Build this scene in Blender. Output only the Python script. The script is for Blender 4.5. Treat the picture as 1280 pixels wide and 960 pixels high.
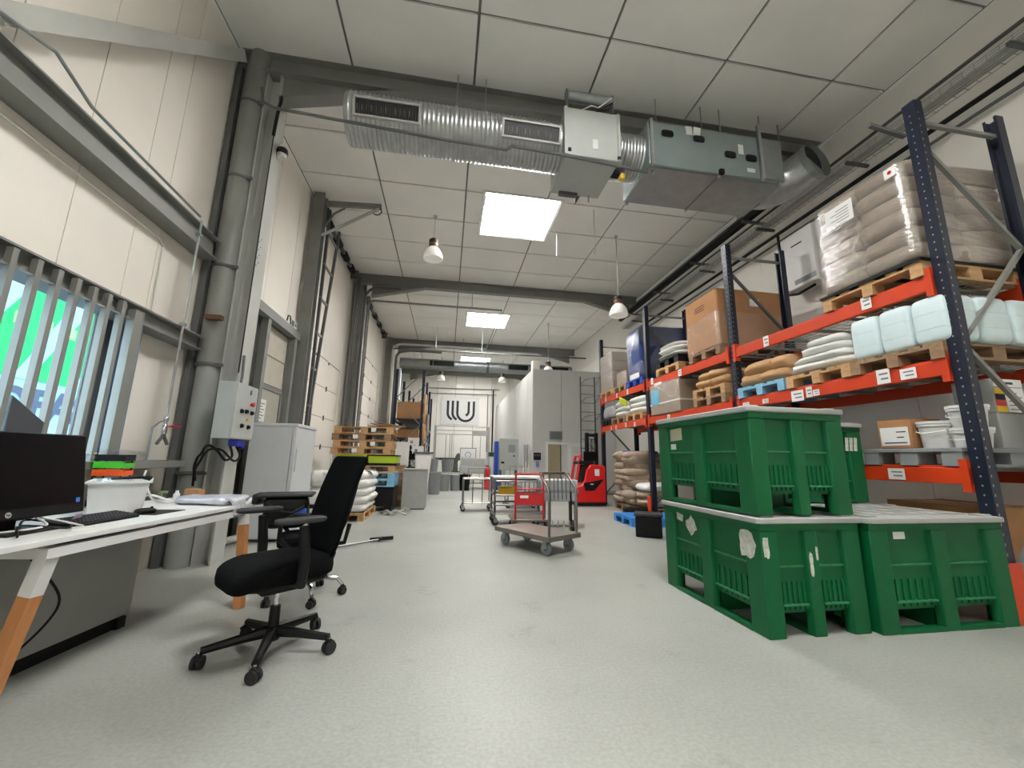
import bpy, math, random
from mathutils import Vector, Matrix, Euler, noise
R = math.radians
PI = math.pi
rnd = random.Random(7)
S = bpy.context.scene
for o in list(bpy.data.objects):
    bpy.data.objects.remove(o, do_unlink=True)
COL = S.collection

# ------------------------------------------------------------------ camera
YAW, PITCH, ROLL = R(-9.09), R(10.71), R(1.006)
cam_d = bpy.data.cameras.new('camera'); cam = bpy.data.objects.new('camera', cam_d); COL.objects.link(cam)
cam_d.sensor_width = 36.0; cam_d.lens = 494.9 / 1280 * 36.0; cam_d.clip_start = 0.02; cam_d.clip_end = 200
_f = Vector((-math.sin(YAW) * math.cos(PITCH), math.cos(YAW) * math.cos(PITCH), math.sin(PITCH)))
_r = Vector((math.cos(YAW), math.sin(YAW), 0)); _u = _r.cross(_f)
_r2 = _r * math.cos(ROLL) + _u * math.sin(ROLL); _u2 = _u * math.cos(ROLL) - _r * math.sin(ROLL)
cam.matrix_world = Matrix(((_r2.x, _u2.x, -_f.x, 0), (_r2.y, _u2.y, -_f.y, 0), (_r2.z, _u2.z, -_f.z, 1.12), (0, 0, 0, 1)))
S.camera = cam

# ------------------------------------------------------------------ world and exposure
w = bpy.data.worlds.new('world'); S.world = w; w.use_nodes = True
bg = w.node_tree.nodes['Background']; bg.inputs[0].default_value = (0.72, 0.86, 1.0, 1); bg.inputs[1].default_value = 7.0
S.view_settings.view_transform = 'Standard'; S.view_settings.look = 'None'; S.view_settings.gamma = 1.0
S.view_settings.use_curve_mapping = False
S.view_settings.exposure = 0.95
SKY_STRENGTH = 34.0      # daylight in the roof lights

# room dimensions
XL, XR, YB, YF, ZC = -2.85, 5.75, 23.5, -9.0, 6.2

# ------------------------------------------------------------------ materials
MATS = {}
def s2l(c):
    return tuple(((v / 12.92) if v <= 0.04045 else ((v + 0.055) / 1.055) ** 2.4) for v in c)
def rgb(r, g, b): return s2l((r / 255, g / 255, b / 255))
def mat(name, col, rough=0.6, metal=0.0, var=0.06, scale=6.0, bump=0.0, bscale=40.0, coat=0.0, trans=0.0, emit=0.0, spec=0.5, detail=4.0, stretch=None):
    if name in MATS: return MATS[name]
    m = bpy.data.materials.new(name); m.use_nodes = True; nt = m.node_tree; N = nt.nodes; L = nt.links
    b = N['Principled BSDF']
    b.inputs['Roughness'].default_value = rough; b.inputs['Metallic'].default_value = metal
    b.inputs['Specular IOR Level'].default_value = spec
    if coat: b.inputs['Coat Weight'].default_value = coat
    if trans: b.inputs['Transmission Weight'].default_value = trans
    tc = N.new('ShaderNodeTexCoord')
    vec = tc.outputs['Object']
    if stretch:
        mp = N.new('ShaderNodeMapping'); mp.inputs['Scale'].default_value = stretch; L.new(vec, mp.inputs[0]); vec = mp.outputs[0]
    nz = N.new('ShaderNodeTexNoise'); nz.inputs['Scale'].default_value = scale; nz.inputs['Detail'].default_value = detail
    L.new(vec, nz.inputs['Vector'])
    rp = N.new('ShaderNodeValToRGB')
    rp.color_ramp.elements[0].position = 0.3; rp.color_ramp.elements[1].position = 0.7
    rp.color_ramp.elements[0].color = tuple(max(0, v * (1 - var)) for v in col) + (1,)
    rp.color_ramp.elements[1].color = tuple(min(1, v * (1 + var)) for v in col) + (1,)
    L.new(nz.outputs[0], rp.inputs[0]); L.new(rp.outputs[0], b.inputs['Base Color'])
    if bump:
        n2 = N.new('ShaderNodeTexNoise'); n2.inputs['Scale'].default_value = bscale; n2.inputs['Detail'].default_value = 3
        L.new(vec, n2.inputs['Vector'])
        bp = N.new('ShaderNodeBump'); bp.inputs['Strength'].default_value = bump; bp.inputs['Distance'].default_value = 0.01
        L.new(n2.outputs[0], bp.inputs['Height']); L.new(bp.outputs[0], b.inputs['Normal'])
    if emit:
        b.inputs['Emission Color'].default_value = tuple(col) + (1,); b.inputs['Emission Strength'].default_value = emit
    MATS[name] = m
    return m

def film_mat(name, tint=(1, 1, 1), gloss=0.13, milky=0.05):
    if name in MATS: return MATS[name]
    m = bpy.data.materials.new(name); m.use_nodes = True; nt = m.node_tree; N = nt.nodes; L = nt.links
    N.remove(N['Principled BSDF']); out = N['Material Output']
    tr = N.new('ShaderNodeBsdfTransparent'); tr.inputs[0].default_value = tint + (1,)
    gl = N.new('ShaderNodeBsdfGlossy'); gl.inputs['Roughness'].default_value = 0.16; gl.inputs[0].default_value = (1, 1, 1, 1)
    df = N.new('ShaderNodeBsdfDiffuse'); df.inputs[0].default_value = (0.8, 0.8, 0.8, 1)
    tc = N.new('ShaderNodeTexCoord'); mp = N.new('ShaderNodeMapping'); mp.inputs['Scale'].default_value = (3, 3, 14)
    nz = N.new('ShaderNodeTexNoise'); nz.inputs['Scale'].default_value = 3.0; nz.inputs['Detail'].default_value = 4
    bp = N.new('ShaderNodeBump'); bp.inputs['Strength'].default_value = 0.8; bp.inputs['Distance'].default_value = 0.02
    L.new(tc.outputs['Object'], mp.inputs[0]); L.new(mp.outputs[0], nz.inputs['Vector']); L.new(nz.outputs[0], bp.inputs['Height'])
    L.new(bp.outputs[0], gl.inputs['Normal'])
    a = N.new('ShaderNodeMixShader'); a.inputs[0].default_value = milky
    L.new(tr.outputs[0], a.inputs[1]); L.new(df.outputs[0], a.inputs[2])
    b = N.new('ShaderNodeMixShader'); b.inputs[0].default_value = gloss
    L.new(a.outputs[0], b.inputs[1]); L.new(gl.outputs[0], b.inputs[2]); L.new(b.outputs[0], out.inputs[0])
    MATS[name] = m
    return m

def glass_mat(name, tint=(0.9, 0.95, 0.95), gloss=0.06):
    if name in MATS: return MATS[name]
    m = bpy.data.materials.new(name); m.use_nodes = True; nt = m.node_tree; N = nt.nodes; L = nt.links
    N.remove(N['Principled BSDF']); out = N['Material Output']
    tr = N.new('ShaderNodeBsdfTransparent'); tr.inputs[0].default_value = tint + (1,)
    gl = N.new('ShaderNodeBsdfGlossy'); gl.inputs['Roughness'].default_value = 0.02
    mx = N.new('ShaderNodeMixShader'); mx.inputs[0].default_value = gloss
    L.new(tr.outputs[0], mx.inputs[1]); L.new(gl.outputs[0], mx.inputs[2]); L.new(mx.outputs[0], out.inputs[0])
    MATS[name] = m
    return m

def floor_mat():
    m = bpy.data.materials.new('floor_resin'); m.use_nodes = True; nt = m.node_tree; N = nt.nodes; L = nt.links
    b = N['Principled BSDF']; tc = N.new('ShaderNodeTexCoord')
    n1 = N.new('ShaderNodeTexNoise'); n1.inputs['Scale'].default_value = 0.7; n1.inputs['Detail'].default_value = 6
    n2 = N.new('ShaderNodeTexNoise'); n2.inputs['Scale'].default_value = 55; n2.inputs['Detail'].default_value = 4
    n3 = N.new('ShaderNodeTexNoise'); n3.inputs['Scale'].default_value = 2.3; n3.inputs['Detail'].default_value = 8; n3.inputs['Roughness'].default_value = 0.75
    for n in (n1, n2, n3): L.new(tc.outputs['Object'], n.inputs['Vector'])
    r1 = N.new('ShaderNodeValToRGB'); r1.color_ramp.elements[0].position = .35; r1.color_ramp.elements[1].position = .65
    r1.color_ramp.elements[0].color = rgb(146, 148, 143) + (1,); r1.color_ramp.elements[1].color = rgb(160, 162, 156) + (1,)
    L.new(n1.outputs[0], r1.inputs[0])
    r3 = N.new('ShaderNodeValToRGB'); r3.color_ramp.elements[0].position = .24; r3.color_ramp.elements[1].position = .42
    r3.color_ramp.elements[0].color = (.72, .72, .70, 1); r3.color_ramp.elements[1].color = (1, 1, 1, 1)
    L.new(n3.outputs[0], r3.inputs[0])
    r2 = N.new('ShaderNodeValToRGB'); r2.color_ramp.elements[0].color = (.74, .74, .73, 1); r2.color_ramp.elements[1].color = (1.22, 1.22, 1.2, 1)
    L.new(n2.outputs[0], r2.inputs[0])
    m1 = N.new('ShaderNodeMixRGB'); m1.blend_type = 'MULTIPLY'; m1.inputs[0].default_value = 1
    L.new(r1.outputs[0], m1.inputs[1]); L.new(r3.outputs[0], m1.inputs[2])
    m2 = N.new('ShaderNodeMixRGB'); m2.blend_type = 'MULTIPLY'; m2.inputs[0].default_value = 1
    L.new(m1.outputs[0], m2.inputs[1]); L.new(r2.outputs[0], m2.inputs[2]); L.new(m2.outputs[0], b.inputs['Base Color'])
    b.inputs['Roughness'].default_value = 0.42; b.inputs['Specular IOR Level'].default_value = 0.35
    bp = N.new('ShaderNodeBump'); bp.inputs['Strength'].default_value = 0.3; bp.inputs['Distance'].default_value = 0.005
    L.new(n2.outputs[0], bp.inputs['Height']); L.new(bp.outputs[0], b.inputs['Normal'])
    return m

M_floor = floor_mat()
M_wall = mat('wall_cream', rgb(242, 236, 226), .55, var=.03, scale=1.2)
M_wallw = mat('wall_white', rgb(234, 231, 224), .55, var=.03, scale=1.2)
M_wallb = mat('wall_block', rgb(176, 170, 158), .8, var=.06, scale=3, bump=.3, bscale=30)
M_ceil = mat('ceiling_panel', rgb(240, 239, 234), .4, var=.05, scale=.8, bump=.05, bscale=60)
M_joint = mat('joint_dark', rgb(124, 124, 120), .7)
M_steel = mat('painted_steel', rgb(126, 127, 122), .5, var=.08, scale=3)
M_steeld = mat('dark_steel', rgb(88, 89, 88), .5, var=.1, scale=4)
M_steell = mat('pale_steel', rgb(176, 177, 171), .5, var=.06, scale=3)
M_galv = mat('galvanised', rgb(178, 181, 182), .34, .85, var=.14, scale=9)
M_galvd = mat('galvanised_dull', rgb(150, 156, 156), .42, .6, var=.1, scale=5)
M_inox = mat('stainless', rgb(138, 136, 131), .3, .95, var=.06, scale=4, stretch=(1, 1, 12))
M_inoxflat = mat('stainless_sheet', rgb(150, 142, 134), .38, .8, var=.1, scale=5)
M_chrome = mat('chrome', rgb(205, 205, 208), .16, 1.0, var=.02)
M_white = mat('white_paint', rgb(222, 222, 220), .4, var=.02)
M_whitep = mat('white_plastic', rgb(214, 214, 212), .35, var=.03)
M_fridge = mat('fridge_enamel', rgb(200, 203, 206), .3, var=.02)
M_boxgrey = mat('grey_enamel', rgb(172, 176, 172), .45, var=.03)
M_cabgrey = mat('cabinet_grey', rgb(156, 158, 153), .5, var=.04)
M_black = mat('black_plastic', rgb(10, 10, 11), .5, spec=.3, var=.1)
M_blackf = mat('black_fabric', rgb(6, 6, 7), .95, spec=.15, var=.15, scale=30, bump=.4, bscale=200)
M_blackm = mat('black_mesh', rgb(5, 5, 6), .95, spec=.1, var=.15, scale=60, bump=.3, bscale=300)
M_rubber = mat('rubber', rgb(38, 38, 39), .75, var=.1)
M_screen = mat('screen_off', rgb(6, 6, 8), .28, var=.02, spec=.25)
M_green = mat('crate_green', rgb(5, 92, 50), .45, spec=.3, var=.10, scale=5, bump=.12, bscale=25)
M_lid = mat('lid_grey', rgb(166, 168, 164), .5, var=.06, scale=5)
M_navy = mat('rack_navy', rgb(20, 27, 46), .4, var=.08)
M_orange = mat('rack_orange', rgb(200, 60, 21), .4, var=.05)
M_red = mat('truck_red', rgb(206, 26, 28), .32, var=.04, coat=.3)
M_redd = mat('trolley_red', rgb(196, 38, 44), .4, var=.05)
M_wood = mat('pallet_wood', rgb(186, 148, 104), .8, var=.2, scale=3, stretch=(1, 8, 8), bump=.3, bscale=20)
M_woodd = mat('old_pallet_wood', rgb(146, 118, 90), .85, var=.2, scale=3, stretch=(1, 8, 8), bump=.3, bscale=20)
M_beech = mat('beech_wood', rgb(188, 128, 78), .5, var=.1, scale=4, stretch=(8, 8, 1))
M_card = mat('cardboard', rgb(170, 124, 82), .85, var=.06, scale=5)
M_cardg = mat('cardboard_greyed', rgb(150, 132, 114), .85, var=.08, scale=5)
M_kraft = mat('kraft_paper', rgb(190, 150, 108), .85, var=.1, scale=8, bump=.5, bscale=14)
M_sackw = mat('white_sack', rgb(226, 225, 221), .5, var=.05, scale=5, bump=.5, bscale=16)
M_sackt = mat('taupe_sack', rgb(158, 143, 128), .6, var=.08, scale=4, bump=.3, bscale=10)
M_sackg = mat('greige_sack', rgb(160, 140, 120), .6, var=.12, scale=5, bump=.5, bscale=12)
M_can = mat('canister_plastic', rgb(212, 230, 233), .32, var=.05, scale=4, spec=.4)
M_bluep = mat('blue_plastic', rgb(28, 74, 170), .4, var=.08)
M_lblue = mat('pale_blue_paint', rgb(126, 180, 208), .7, var=.1, scale=6)
M_skyb = mat('bright_blue_paint', rgb(48, 124, 196), .6, var=.08)
M_navyf = mat('blue_wrap', rgb(24, 52, 112), .3, var=.12, scale=5, bump=.5, bscale=9)
M_lime = mat('lime_plastic', rgb(168, 196, 34), .45, var=.06)
M_greyp = mat('grey_plastic', rgb(136, 140, 142), .5, var=.06)
M_binl = mat('bin_grey', rgb(140, 144, 146), .5, var=.05)
M_paper = mat('paper', rgb(228, 228, 226), .7, var=.02)
M_print = mat('grey_print', rgb(120, 120, 124), .7)
M_ink = mat('ink', rgb(36, 36, 42), .6)
M_cyan = mat('cyan_card', rgb(70, 176, 214), .6)
M_lemon = mat('lemon_paper', rgb(206, 222, 40), .6)
M_pink = mat('pink_note', rgb(228, 196, 214), .7)
M_gn = mat('tray_green', rgb(70, 190, 40), .4)
M_or = mat('tray_orange', rgb(240, 92, 30), .4)
M_yel = mat('yellow_plastic', rgb(226, 186, 40), .4)
M_blueplug = mat('plug_blue', rgb(40, 48, 176), .4)
M_film = film_mat('stretch_film')
M_filmg = film_mat('tight_film', gloss=.24, milky=.04)
M_filmm = film_mat('milky_film', gloss=.16, milky=.2)
M_glass = glass_mat('window_glass')
M_clear = glass_mat('clear_plastic', (.93, .95, .97), .18)
M_dgreen = mat('dark_green', rgb(24, 74, 52), .5)
M_brownlite = mat('door_tan', rgb(150, 138, 110), .6, var=.05)

# ------------------------------------------------------------------ mesh helpers
class MB:
    def __init__(s): s.v = []; s.f = []
    def bx(s, x0, x1, y0, y1, z0, z1, M=None):
        b = len(s.v)
        P = [(x0, y0, z0), (x1, y0, z0), (x1, y1, z0), (x0, y1, z0), (x0, y0, z1), (x1, y0, z1), (x1, y1, z1), (x0, y1, z1)]
        if M is not None: P = [tuple(M @ Vector(p)) for p in P]
        s.v += P
        s.f += [tuple(b + i for i in q) for q in ((0, 3, 2, 1), (4, 5, 6, 7), (0, 1, 5, 4), (1, 2, 6, 5), (2, 3, 7, 6), (3, 0, 4, 7))]
        return s
    def box(s, c, d, rot=None):
        M = Matrix.Translation(c) @ (Euler(rot).to_matrix().to_4x4() if rot else Matrix())
        return s.bx(-d[0] / 2, d[0] / 2, -d[1] / 2, d[1] / 2, -d[2] / 2, d[2] / 2, M)
    def bar(s, p0, p1, w, h, up=(0, 0, 1)):
        p0 = Vector(p0); p1 = Vector(p1); d = p1 - p0; L = d.length; d.normalize()
        u = Vector(up)
        if abs(d.dot(u)) > .98: u = Vector((1, 0, 0))
        sd = d.cross(u).normalized(); u = sd.cross(d)
        M = Matrix((( d.x, sd.x, u.x, p0.x), (d.y, sd.y, u.y, p0.y), (d.z, sd.z, u.z, p0.z), (0, 0, 0, 1)))
        return s.bx(0, L, -w / 2, w / 2, -h / 2, h / 2, M)
    def tube(s, pts, r, n=10, caps=True, closed=False):
        pts = [Vector(p) for p in pts]; b = len(s.v); m = len(pts)
        rs = r if isinstance(r, (list, tuple)) else [r] * m
        prev = None
        for i, p in enumerate(pts):
            if closed: t = pts[(i + 1) % m] - pts[i - 1]
            elif i == 0: t = pts[1] - p
            elif i == m - 1: t = p - pts[i - 1]
            else: t = (pts[i + 1] - p).normalized() + (p - pts[i - 1]).normalized()
            t.normalize()
            if prev is None:
                a = Vector((0, 0, 1)) if abs(t.z) < .9 else Vector((1, 0, 0)); u = t.cross(a).normalized()
            else:
                u = (prev - t * prev.dot(t)).normalized()
            prev = u; v = t.cross(u)
            for k in range(n):
                a = 2 * PI * k / n; s.v.append(tuple(p + (u * math.cos(a) + v * math.sin(a)) * rs[i]))
        for i in range(m if closed else m - 1):
            j = (i + 1) % m
            for k in range(n):
                s.f.append((b + i * n + k, b + i * n + (k + 1) % n, b + j * n + (k + 1) % n, b + j * n + k))
        if caps and not closed:
            s.f.append(tuple(b + k for k in range(n))[::-1]); s.f.append(tuple(b + (m - 1) * n + k for k in range(n)))
        return s
    def cyl(s, p0, p1, r, r1=None, n=16): return s.tube([p0, p1], [r, r if r1 is None else r1], n)
    def lathe(s, prof, c=(0, 0, 0), n=20, axis='Z'):
        b = len(s.v); c = Vector(c)
        for (r, z) in prof:
            for k in range(n):
                a = 2 * PI * k / n; x, y = r * math.cos(a), r * math.sin(a)
                q = Vector((x, y, z)) if axis == 'Z' else (Vector((z, x, y)) if axis == 'X' else Vector((x, z, y)))
                s.v.append(tuple(c + q))
        for i in range(len(prof) - 1):
            for k in range(n):
                s.f.append((b + i * n + k, b + i * n + (k + 1) % n, b + (i + 1) * n + (k + 1) % n, b + (i + 1) * n + k))
        return s
    def prism(s, poly, a0, a1, axis='Z', M=None):
        b = len(s.v); n = len(poly)
        for a in (a0, a1):
            for (p, q) in poly:
                t = (p, q, a) if axis == 'Z' else ((a, p, q) if axis == 'X' else (p, a, q))
                if M is not None: t = tuple(M @ Vector(t))
                s.v.append(t)
        s.f.append(tuple(b + i for i in range(n))[::-1]); s.f.append(tuple(b + n + i for i in range(n)))
        for i in range(n): s.f.append((b + i, b + (i + 1) % n, b + n + (i + 1) % n, b + n + i))
        return s
    def ribbon(s, pts, wd, a0, a1, axis='Y'):
        # flat stroke of width wd along a 2-D polyline, extruded between a0 and a1
        L = []; Rr = []
        for i, p in enumerate(pts):
            q0 = pts[max(0, i - 1)]; q1 = pts[min(len(pts) - 1, i + 1)]
            dx, dy = q1[0] - q0[0], q1[1] - q0[1]; l = math.hypot(dx, dy); nx, ny = -dy / l * wd / 2, dx / l * wd / 2
            L.append((p[0] + nx, p[1] + ny)); Rr.append((p[0] - nx, p[1] - ny))
        for i in range(len(pts) - 1):
            s.prism([L[i], L[i + 1], Rr[i + 1], Rr[i]], a0, a1, axis)
        return s
    def rbox(s, c, d, e=.35, nu=16, nv=10, amp=0.0, seed=0, fr=3.0):
        # rounded box (superellipsoid) of size d centred at c
        b = len(s.v); off = Vector((seed * 7.3, seed * 3.1, seed * 1.7))
        sp = lambda v, p: math.copysign(abs(v) ** p, v)
        for j in range(nv + 1):
            ph = -PI / 2 + PI * j / nv
            for i in range(nu):
                th = 2 * PI * (i + .5) / nu
                p = Vector((sp(math.cos(ph), e) * sp(math.cos(th), e), sp(math.cos(ph), e) * sp(math.sin(th), e), sp(math.sin(ph), e)))
                q = Vector((p.x * d[0] / 2, p.y * d[1] / 2, p.z * d[2] / 2))
                if amp: q += p * (noise.noise(q * fr * 2 + off) * amp)
                s.v.append(tuple(Vector(c) + q))
        for j in range(nv):
            for i in range(nu):
                s.f.append((b + j * nu + i, b + j * nu + (i + 1) % nu, b + (j + 1) * nu + (i + 1) % nu, b + (j + 1) * nu + i))
        return s
    def mesh(s, name, m, smooth=True, ang=40):
        me = bpy.data.meshes.new(name); me.from_pydata(s.v, [], s.f); me.update()
        if m is not None: me.materials.append(m)
        if smooth:
            me.polygons.foreach_set('use_smooth', [True] * len(me.polygons)); me.set_sharp_from_angle(angle=R(ang))
        return me
    def build(s, name, m, parent=None, loc=(0, 0, 0), rot=None, bevel=0, seg=2, smooth=True, ang=40):
        return put(name, s.mesh(name, m, smooth, ang), parent, loc, rot, bevel, seg)

def put(name, me, parent=None, loc=(0, 0, 0), rot=None, bevel=0, seg=2):
    o = bpy.data.objects.new(name, me); COL.objects.link(o); o.location = loc
    if rot: o.rotation_euler = rot
    if parent: o.parent = parent
    if bevel:
        bm = o.modifiers.new('bevel', 'BEVEL'); bm.width = bevel; bm.segments = seg; bm.limit_method = 'ANGLE'; bm.angle_limit = R(50)
    return o
def tag(o, label, cat, group=None):
    o['label'] = label; o['category'] = cat
    if group: o['group'] = group
    return o
ORD = ['lowest', 'second', 'third', 'fourth', 'fifth', 'sixth', 'seventh', 'eighth', 'ninth']
def place_words(k, ix, iy): return '%s layer %s %s' % (ORD[k], 'aisle side' if ix < 0 else 'wall side', 'near end' if iy < 0 else 'far end')
def thing(name, label, cat, loc=(0, 0, 0), rz=0, group=None):
    o = bpy.data.objects.new(name, None); COL.objects.link(o); o.location = loc; o.rotation_euler = (0, 0, rz); o.empty_display_size = .1
    return tag(o, label, cat, group)
def struct(o): o['kind'] = 'structure'; return o
def dup(root, loc, rz, label=None, group=None):
    r = root.copy(); COL.objects.link(r); r.location = loc; r.rotation_euler = (root.rotation_euler.x, root.rotation_euler.y, rz)
    if label: r['label'] = label
    if group: r['group'] = group
    for ch in list(root.children):
        c = ch.copy(); COL.objects.link(c); c.parent = r
        for g in list(ch.children):
            d = g.copy(); COL.objects.link(d); d.parent = c
    return r
CACHE = {}
def shared(key, fn):
    if key not in CACHE: CACHE[key] = fn()
    return CACHE[key]
def text_mesh(txt, size, m, depth=0.002, bold=0.0):
    cu = bpy.data.curves.new('t', 'FONT'); cu.body = txt; cu.size = size; cu.extrude = depth; cu.offset = bold
    cu.align_x = 'CENTER'; cu.align_y = 'CENTER'
    o = bpy.data.objects.new('t', cu); COL.objects.link(o)
    dg = bpy.context.evaluated_depsgraph_get(); me = bpy.data.meshes.new_from_object(o.evaluated_get(dg))
    bpy.data.objects.remove(o, do_unlink=True); me.materials.clear(); me.materials.append(m)
    return me
def arc(c, r, a0, a1, n, plane='XZ', k=0):
    out = []
    for i in range(n + 1):
        a = R(a0 + (a1 - a0) * i / n); x, y = r * math.cos(a), r * math.sin(a)
        out.append({'XZ': (c[0] + x, c[1], c[2] + y), 'YZ': (c[0], c[1] + x, c[2] + y), 'XY': (c[0] + x, c[1] + y, c[2])}[plane])
    return out
def smooth_path(pts, n=5):
    # Catmull-Rom smoothing of a cable path
    P = [Vector(p) for p in pts]; out = []
    for i in range(len(P) - 1):
        p0 = P[i - 1] if i else P[i]; p1 = P[i]; p2 = P[i + 1]; p3 = P[i + 2] if i + 2 < len(P) else P[i + 1]
        for k in range(n):
            t = k / n
            out.append(tuple(.5 * ((2 * p1) + (p2 - p0) * t + (2 * p0 - 5 * p1 + 4 * p2 - p3) * t * t + (3 * p1 - p0 - 3 * p2 + p3) * t ** 3)))
    out.append(tuple(P[-1]))
    return out
def rect_minus(r, holes):
    rs = [r]
    for h in holes:
        nr = []
        for (x0, x1, y0, y1) in rs:
            if h[0] >= x1 or h[1] <= x0 or h[2] >= y1 or h[3] <= y0: nr.append((x0, x1, y0, y1)); continue
            if h[0] > x0: nr.append((x0, h[0], y0, y1))
            if h[1] < x1: nr.append((h[1], x1, y0, y1))
            a, b = max(x0, h[0]), min(x1, h[1])
            if h[2] > y0: nr.append((a, b, y0, h[2]))
            if h[3] < y1: nr.append((a, b, h[3], y1))
        rs = nr
    return rs

# ================================================================== THE ROOM
struct(MB().bx(XL - .3, XR + .3, YF - .3, YB + .3, -.2, 0).build('floor', M_floor))

# roof lights: (x0, x1, y0, y1)
SKY = [(.5, 2.05, y, y + 1.5) for y in (-5.75, .52, 6.85, 13.4, 19.75)]
cb = MB()
for (x0, x1, y0, y1) in rect_minus((XL - .3, XR + .3, YF - .3, YB + .3), SKY): cb.bx(x0, x1, y0, y1, ZC + .028, ZC + .2)
ceil = struct(cb.build('ceiling', M_joint))
xs = [XL, -1.47, .14, 1.75, 3.32, 4.9, XR]
ys = [YF]; y = 3.75 - 1.05 * 12
while y < YB:
    if y > YF: ys.append(y)
    y += 1.05
ys.append(YB)
for i in range(len(xs) - 1):
    for j in range(len(ys) - 1):
        g = .016
        rs = rect_minus((xs[i] + g, xs[i + 1] - g, ys[j] + g, ys[j + 1] - g), SKY)
        if not rs: continue
        mb = MB()
        for (x0, x1, y0, y1) in rs: mb.bx(x0, x1, y0, y1, ZC, ZC + .03)
        mb.build('ceiling_panel', M_ceil, ceil, smooth=False)
m_sky = mat('roof_light_daylight', (1.0, 0.985, 0.965), .5, emit=SKY_STRENGTH, var=0)
m_prism = mat('prismatic_glow', rgb(206, 208, 208), .4, var=.35, scale=70, emit=.1)  # slight emission stands in for daylight coming through the strip
for k, (x0, x1, y0, y1) in enumerate(SKY):
    nm = ['behind the camera end of the hall', 'nearest the camera above the floor', 'nearest one in view, beside the ducting', 'between the second and third roof beams', 'farthest, close to the back wall'][k]
    t = thing('skylight', 'bright square roof light in the ceiling, ' + nm, 'skylight', ((x0 + x1) / 2, (y0 + y1) / 2, ZC), group='roof lights')
    a, b = (x1 - x0) / 2, (y1 - y0) / 2
    MB().bx(-a, -a + .03, -b, b, 0, .42).bx(a - .03, a, -b, b, 0, .42).bx(-a + .03, a - .03, -b, -b + .03, 0, .42).bx(-a + .03, a - .03, b - .03, b, 0, .42).build('upstand', M_white, t, smooth=False)
    MB().bx(-a - .04, a + .04, -b - .04, -b, -.015, 0).bx(-a - .04, a + .04, b, b + .04, -.015, 0).bx(-a - .04, -a, -b, b, -.015, 0).bx(a, a + .04, -b, b, -.015, 0).build('trim_frame', M_white, t, smooth=False)
    MB().bx(-a + .03, a - .03, -b + .03, b - .03, .36, .38).build('pane', m_sky, t, smooth=False)
    MB().bx(-a + .03, a - .03, -.03, .02, .30, .335).build('glazing_bar', M_steell, t, smooth=False)
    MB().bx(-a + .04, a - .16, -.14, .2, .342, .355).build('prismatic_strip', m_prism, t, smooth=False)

# ---- left wall: sandwich panels with a window opening
WIN = (1.35, 3.95, 1.05, 2.3)     # y0,y1,z0,z1 of the opening
wl = MB()
for (y0, y1, z0, z1) in rect_minus((YF, YB, 0, ZC), [WIN]): wl.bx(XL - .2, XL - .03, y0, y1, z0, z1)
wall_left = struct(wl.build('wall_left', M_joint, smooth=False))
yy = [YF] + [3.15 - .58 * k for k in range(20, -1, -1)] + [3.73, 4.03, 4.75] + [5.3 + .9 * k for k in range(3)] + [7.5, 7.85, 9.3, 10.75, 12.4, 14.35, 16.3, 17.5, 19, 20.5, 22, YB]
yy = [v for v in yy if v >= YF]
HOLES = [WIN, (7.85, 10.75, 0, 3.3), (12.4, 16.3, 0, 4.45), (5.55, 7.35, 0, 3.2)]
for j in range(len(yy) - 1):
    for (a, b) in ((0, 1.0), (1.0, ZC)):
        rs = rect_minus((yy[j] + .004, yy[j + 1] - .004, a + .002, b - .002), HOLES)
        mb = MB()
        for (y0, y1, z0, z1) in rs: mb.bx(XL - .03, XL, y0, y1, z0, z1)
        if rs: mb.build('wall_panel', M_wallb if (a == 0 and yy[j + 1] < 5) else M_wall, wall_left, smooth=False)
# ---- right, back and front walls
wr = struct(MB().bx(XR + .03, XR + .2, YF, YB, 0, ZC).build('wall_right', M_joint, smooth=False))
y = YF
while y < YB - .1:
    y1 = min(y + 2.166, YB)
    for (a, b) in ((0, 2.9), (2.9, 5.05), (5.05, ZC)):
        MB().bx(XR, XR + .03, y + .003, y1 - .003, a + .003, b - .003).build('wall_panel', M_wallw, wr, smooth=False)
    y = y1
wb = struct(MB().bx(XL, XR, YB + .03, YB + .2, 0, ZC).build('wall_back', M_joint, smooth=False))
x = XL
while x < XR - .1:
    x1 = min(x + 1.075, XR)
    MB().bx(x + .008, x1 - .008, YB, YB + .03, 0, ZC).build('wall_panel', M_wallw, wb, smooth=False)
    x = x1
wf = struct(MB().bx(XL, XR, YF - .2, YF - .03, 0, ZC).build('wall_front', M_joint, smooth=False))
x = XL
while x < XR - .1:
    x1 = min(x + 1.075, XR)
    MB().bx(x + .008, x1 - .008, YF - .03, YF, 0, ZC).build('wall_panel', M_wallw, wf, smooth=False)
    x = x1

# ---- window with frame, panes, bars
win = struct(MB().bx(XL - .05, XL - .005, WIN[0], WIN[0] + .06, WIN[2], WIN[3]).bx(XL - .05, XL - .005, 3.6, 3.94, WIN[2], WIN[3])
    .bx(XL - .05, XL - .005, WIN[0] + .06, 3.6, WIN[3] - .07, WIN[3]).bx(XL - .05, XL - .005, WIN[0] + .06, 3.6, WIN[2], WIN[2] + .06)
    .bx(XL - .05, XL - .005, 2.42, 2.5, WIN[2] + .06, WIN[3] - .07).build('window_1', M_steeld, smooth=False))
MB().bx(XL - .035, XL - .025, WIN[0] + .06, 2.42, WIN[2] + .06, WIN[3] - .07).build('pane', M_glass, win, smooth=False)
MB().bx(XL - .035, XL - .025, 2.5, 3.6, WIN[2] + .06, WIN[3] - .07).build('pane', M_glass, win, smooth=False)
struct(MB().bx(XL, -2.52, 1.0, 4.42, .985, 1.05).build('trim_1', M_steel, bevel=.006))         # grey window ledge
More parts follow.
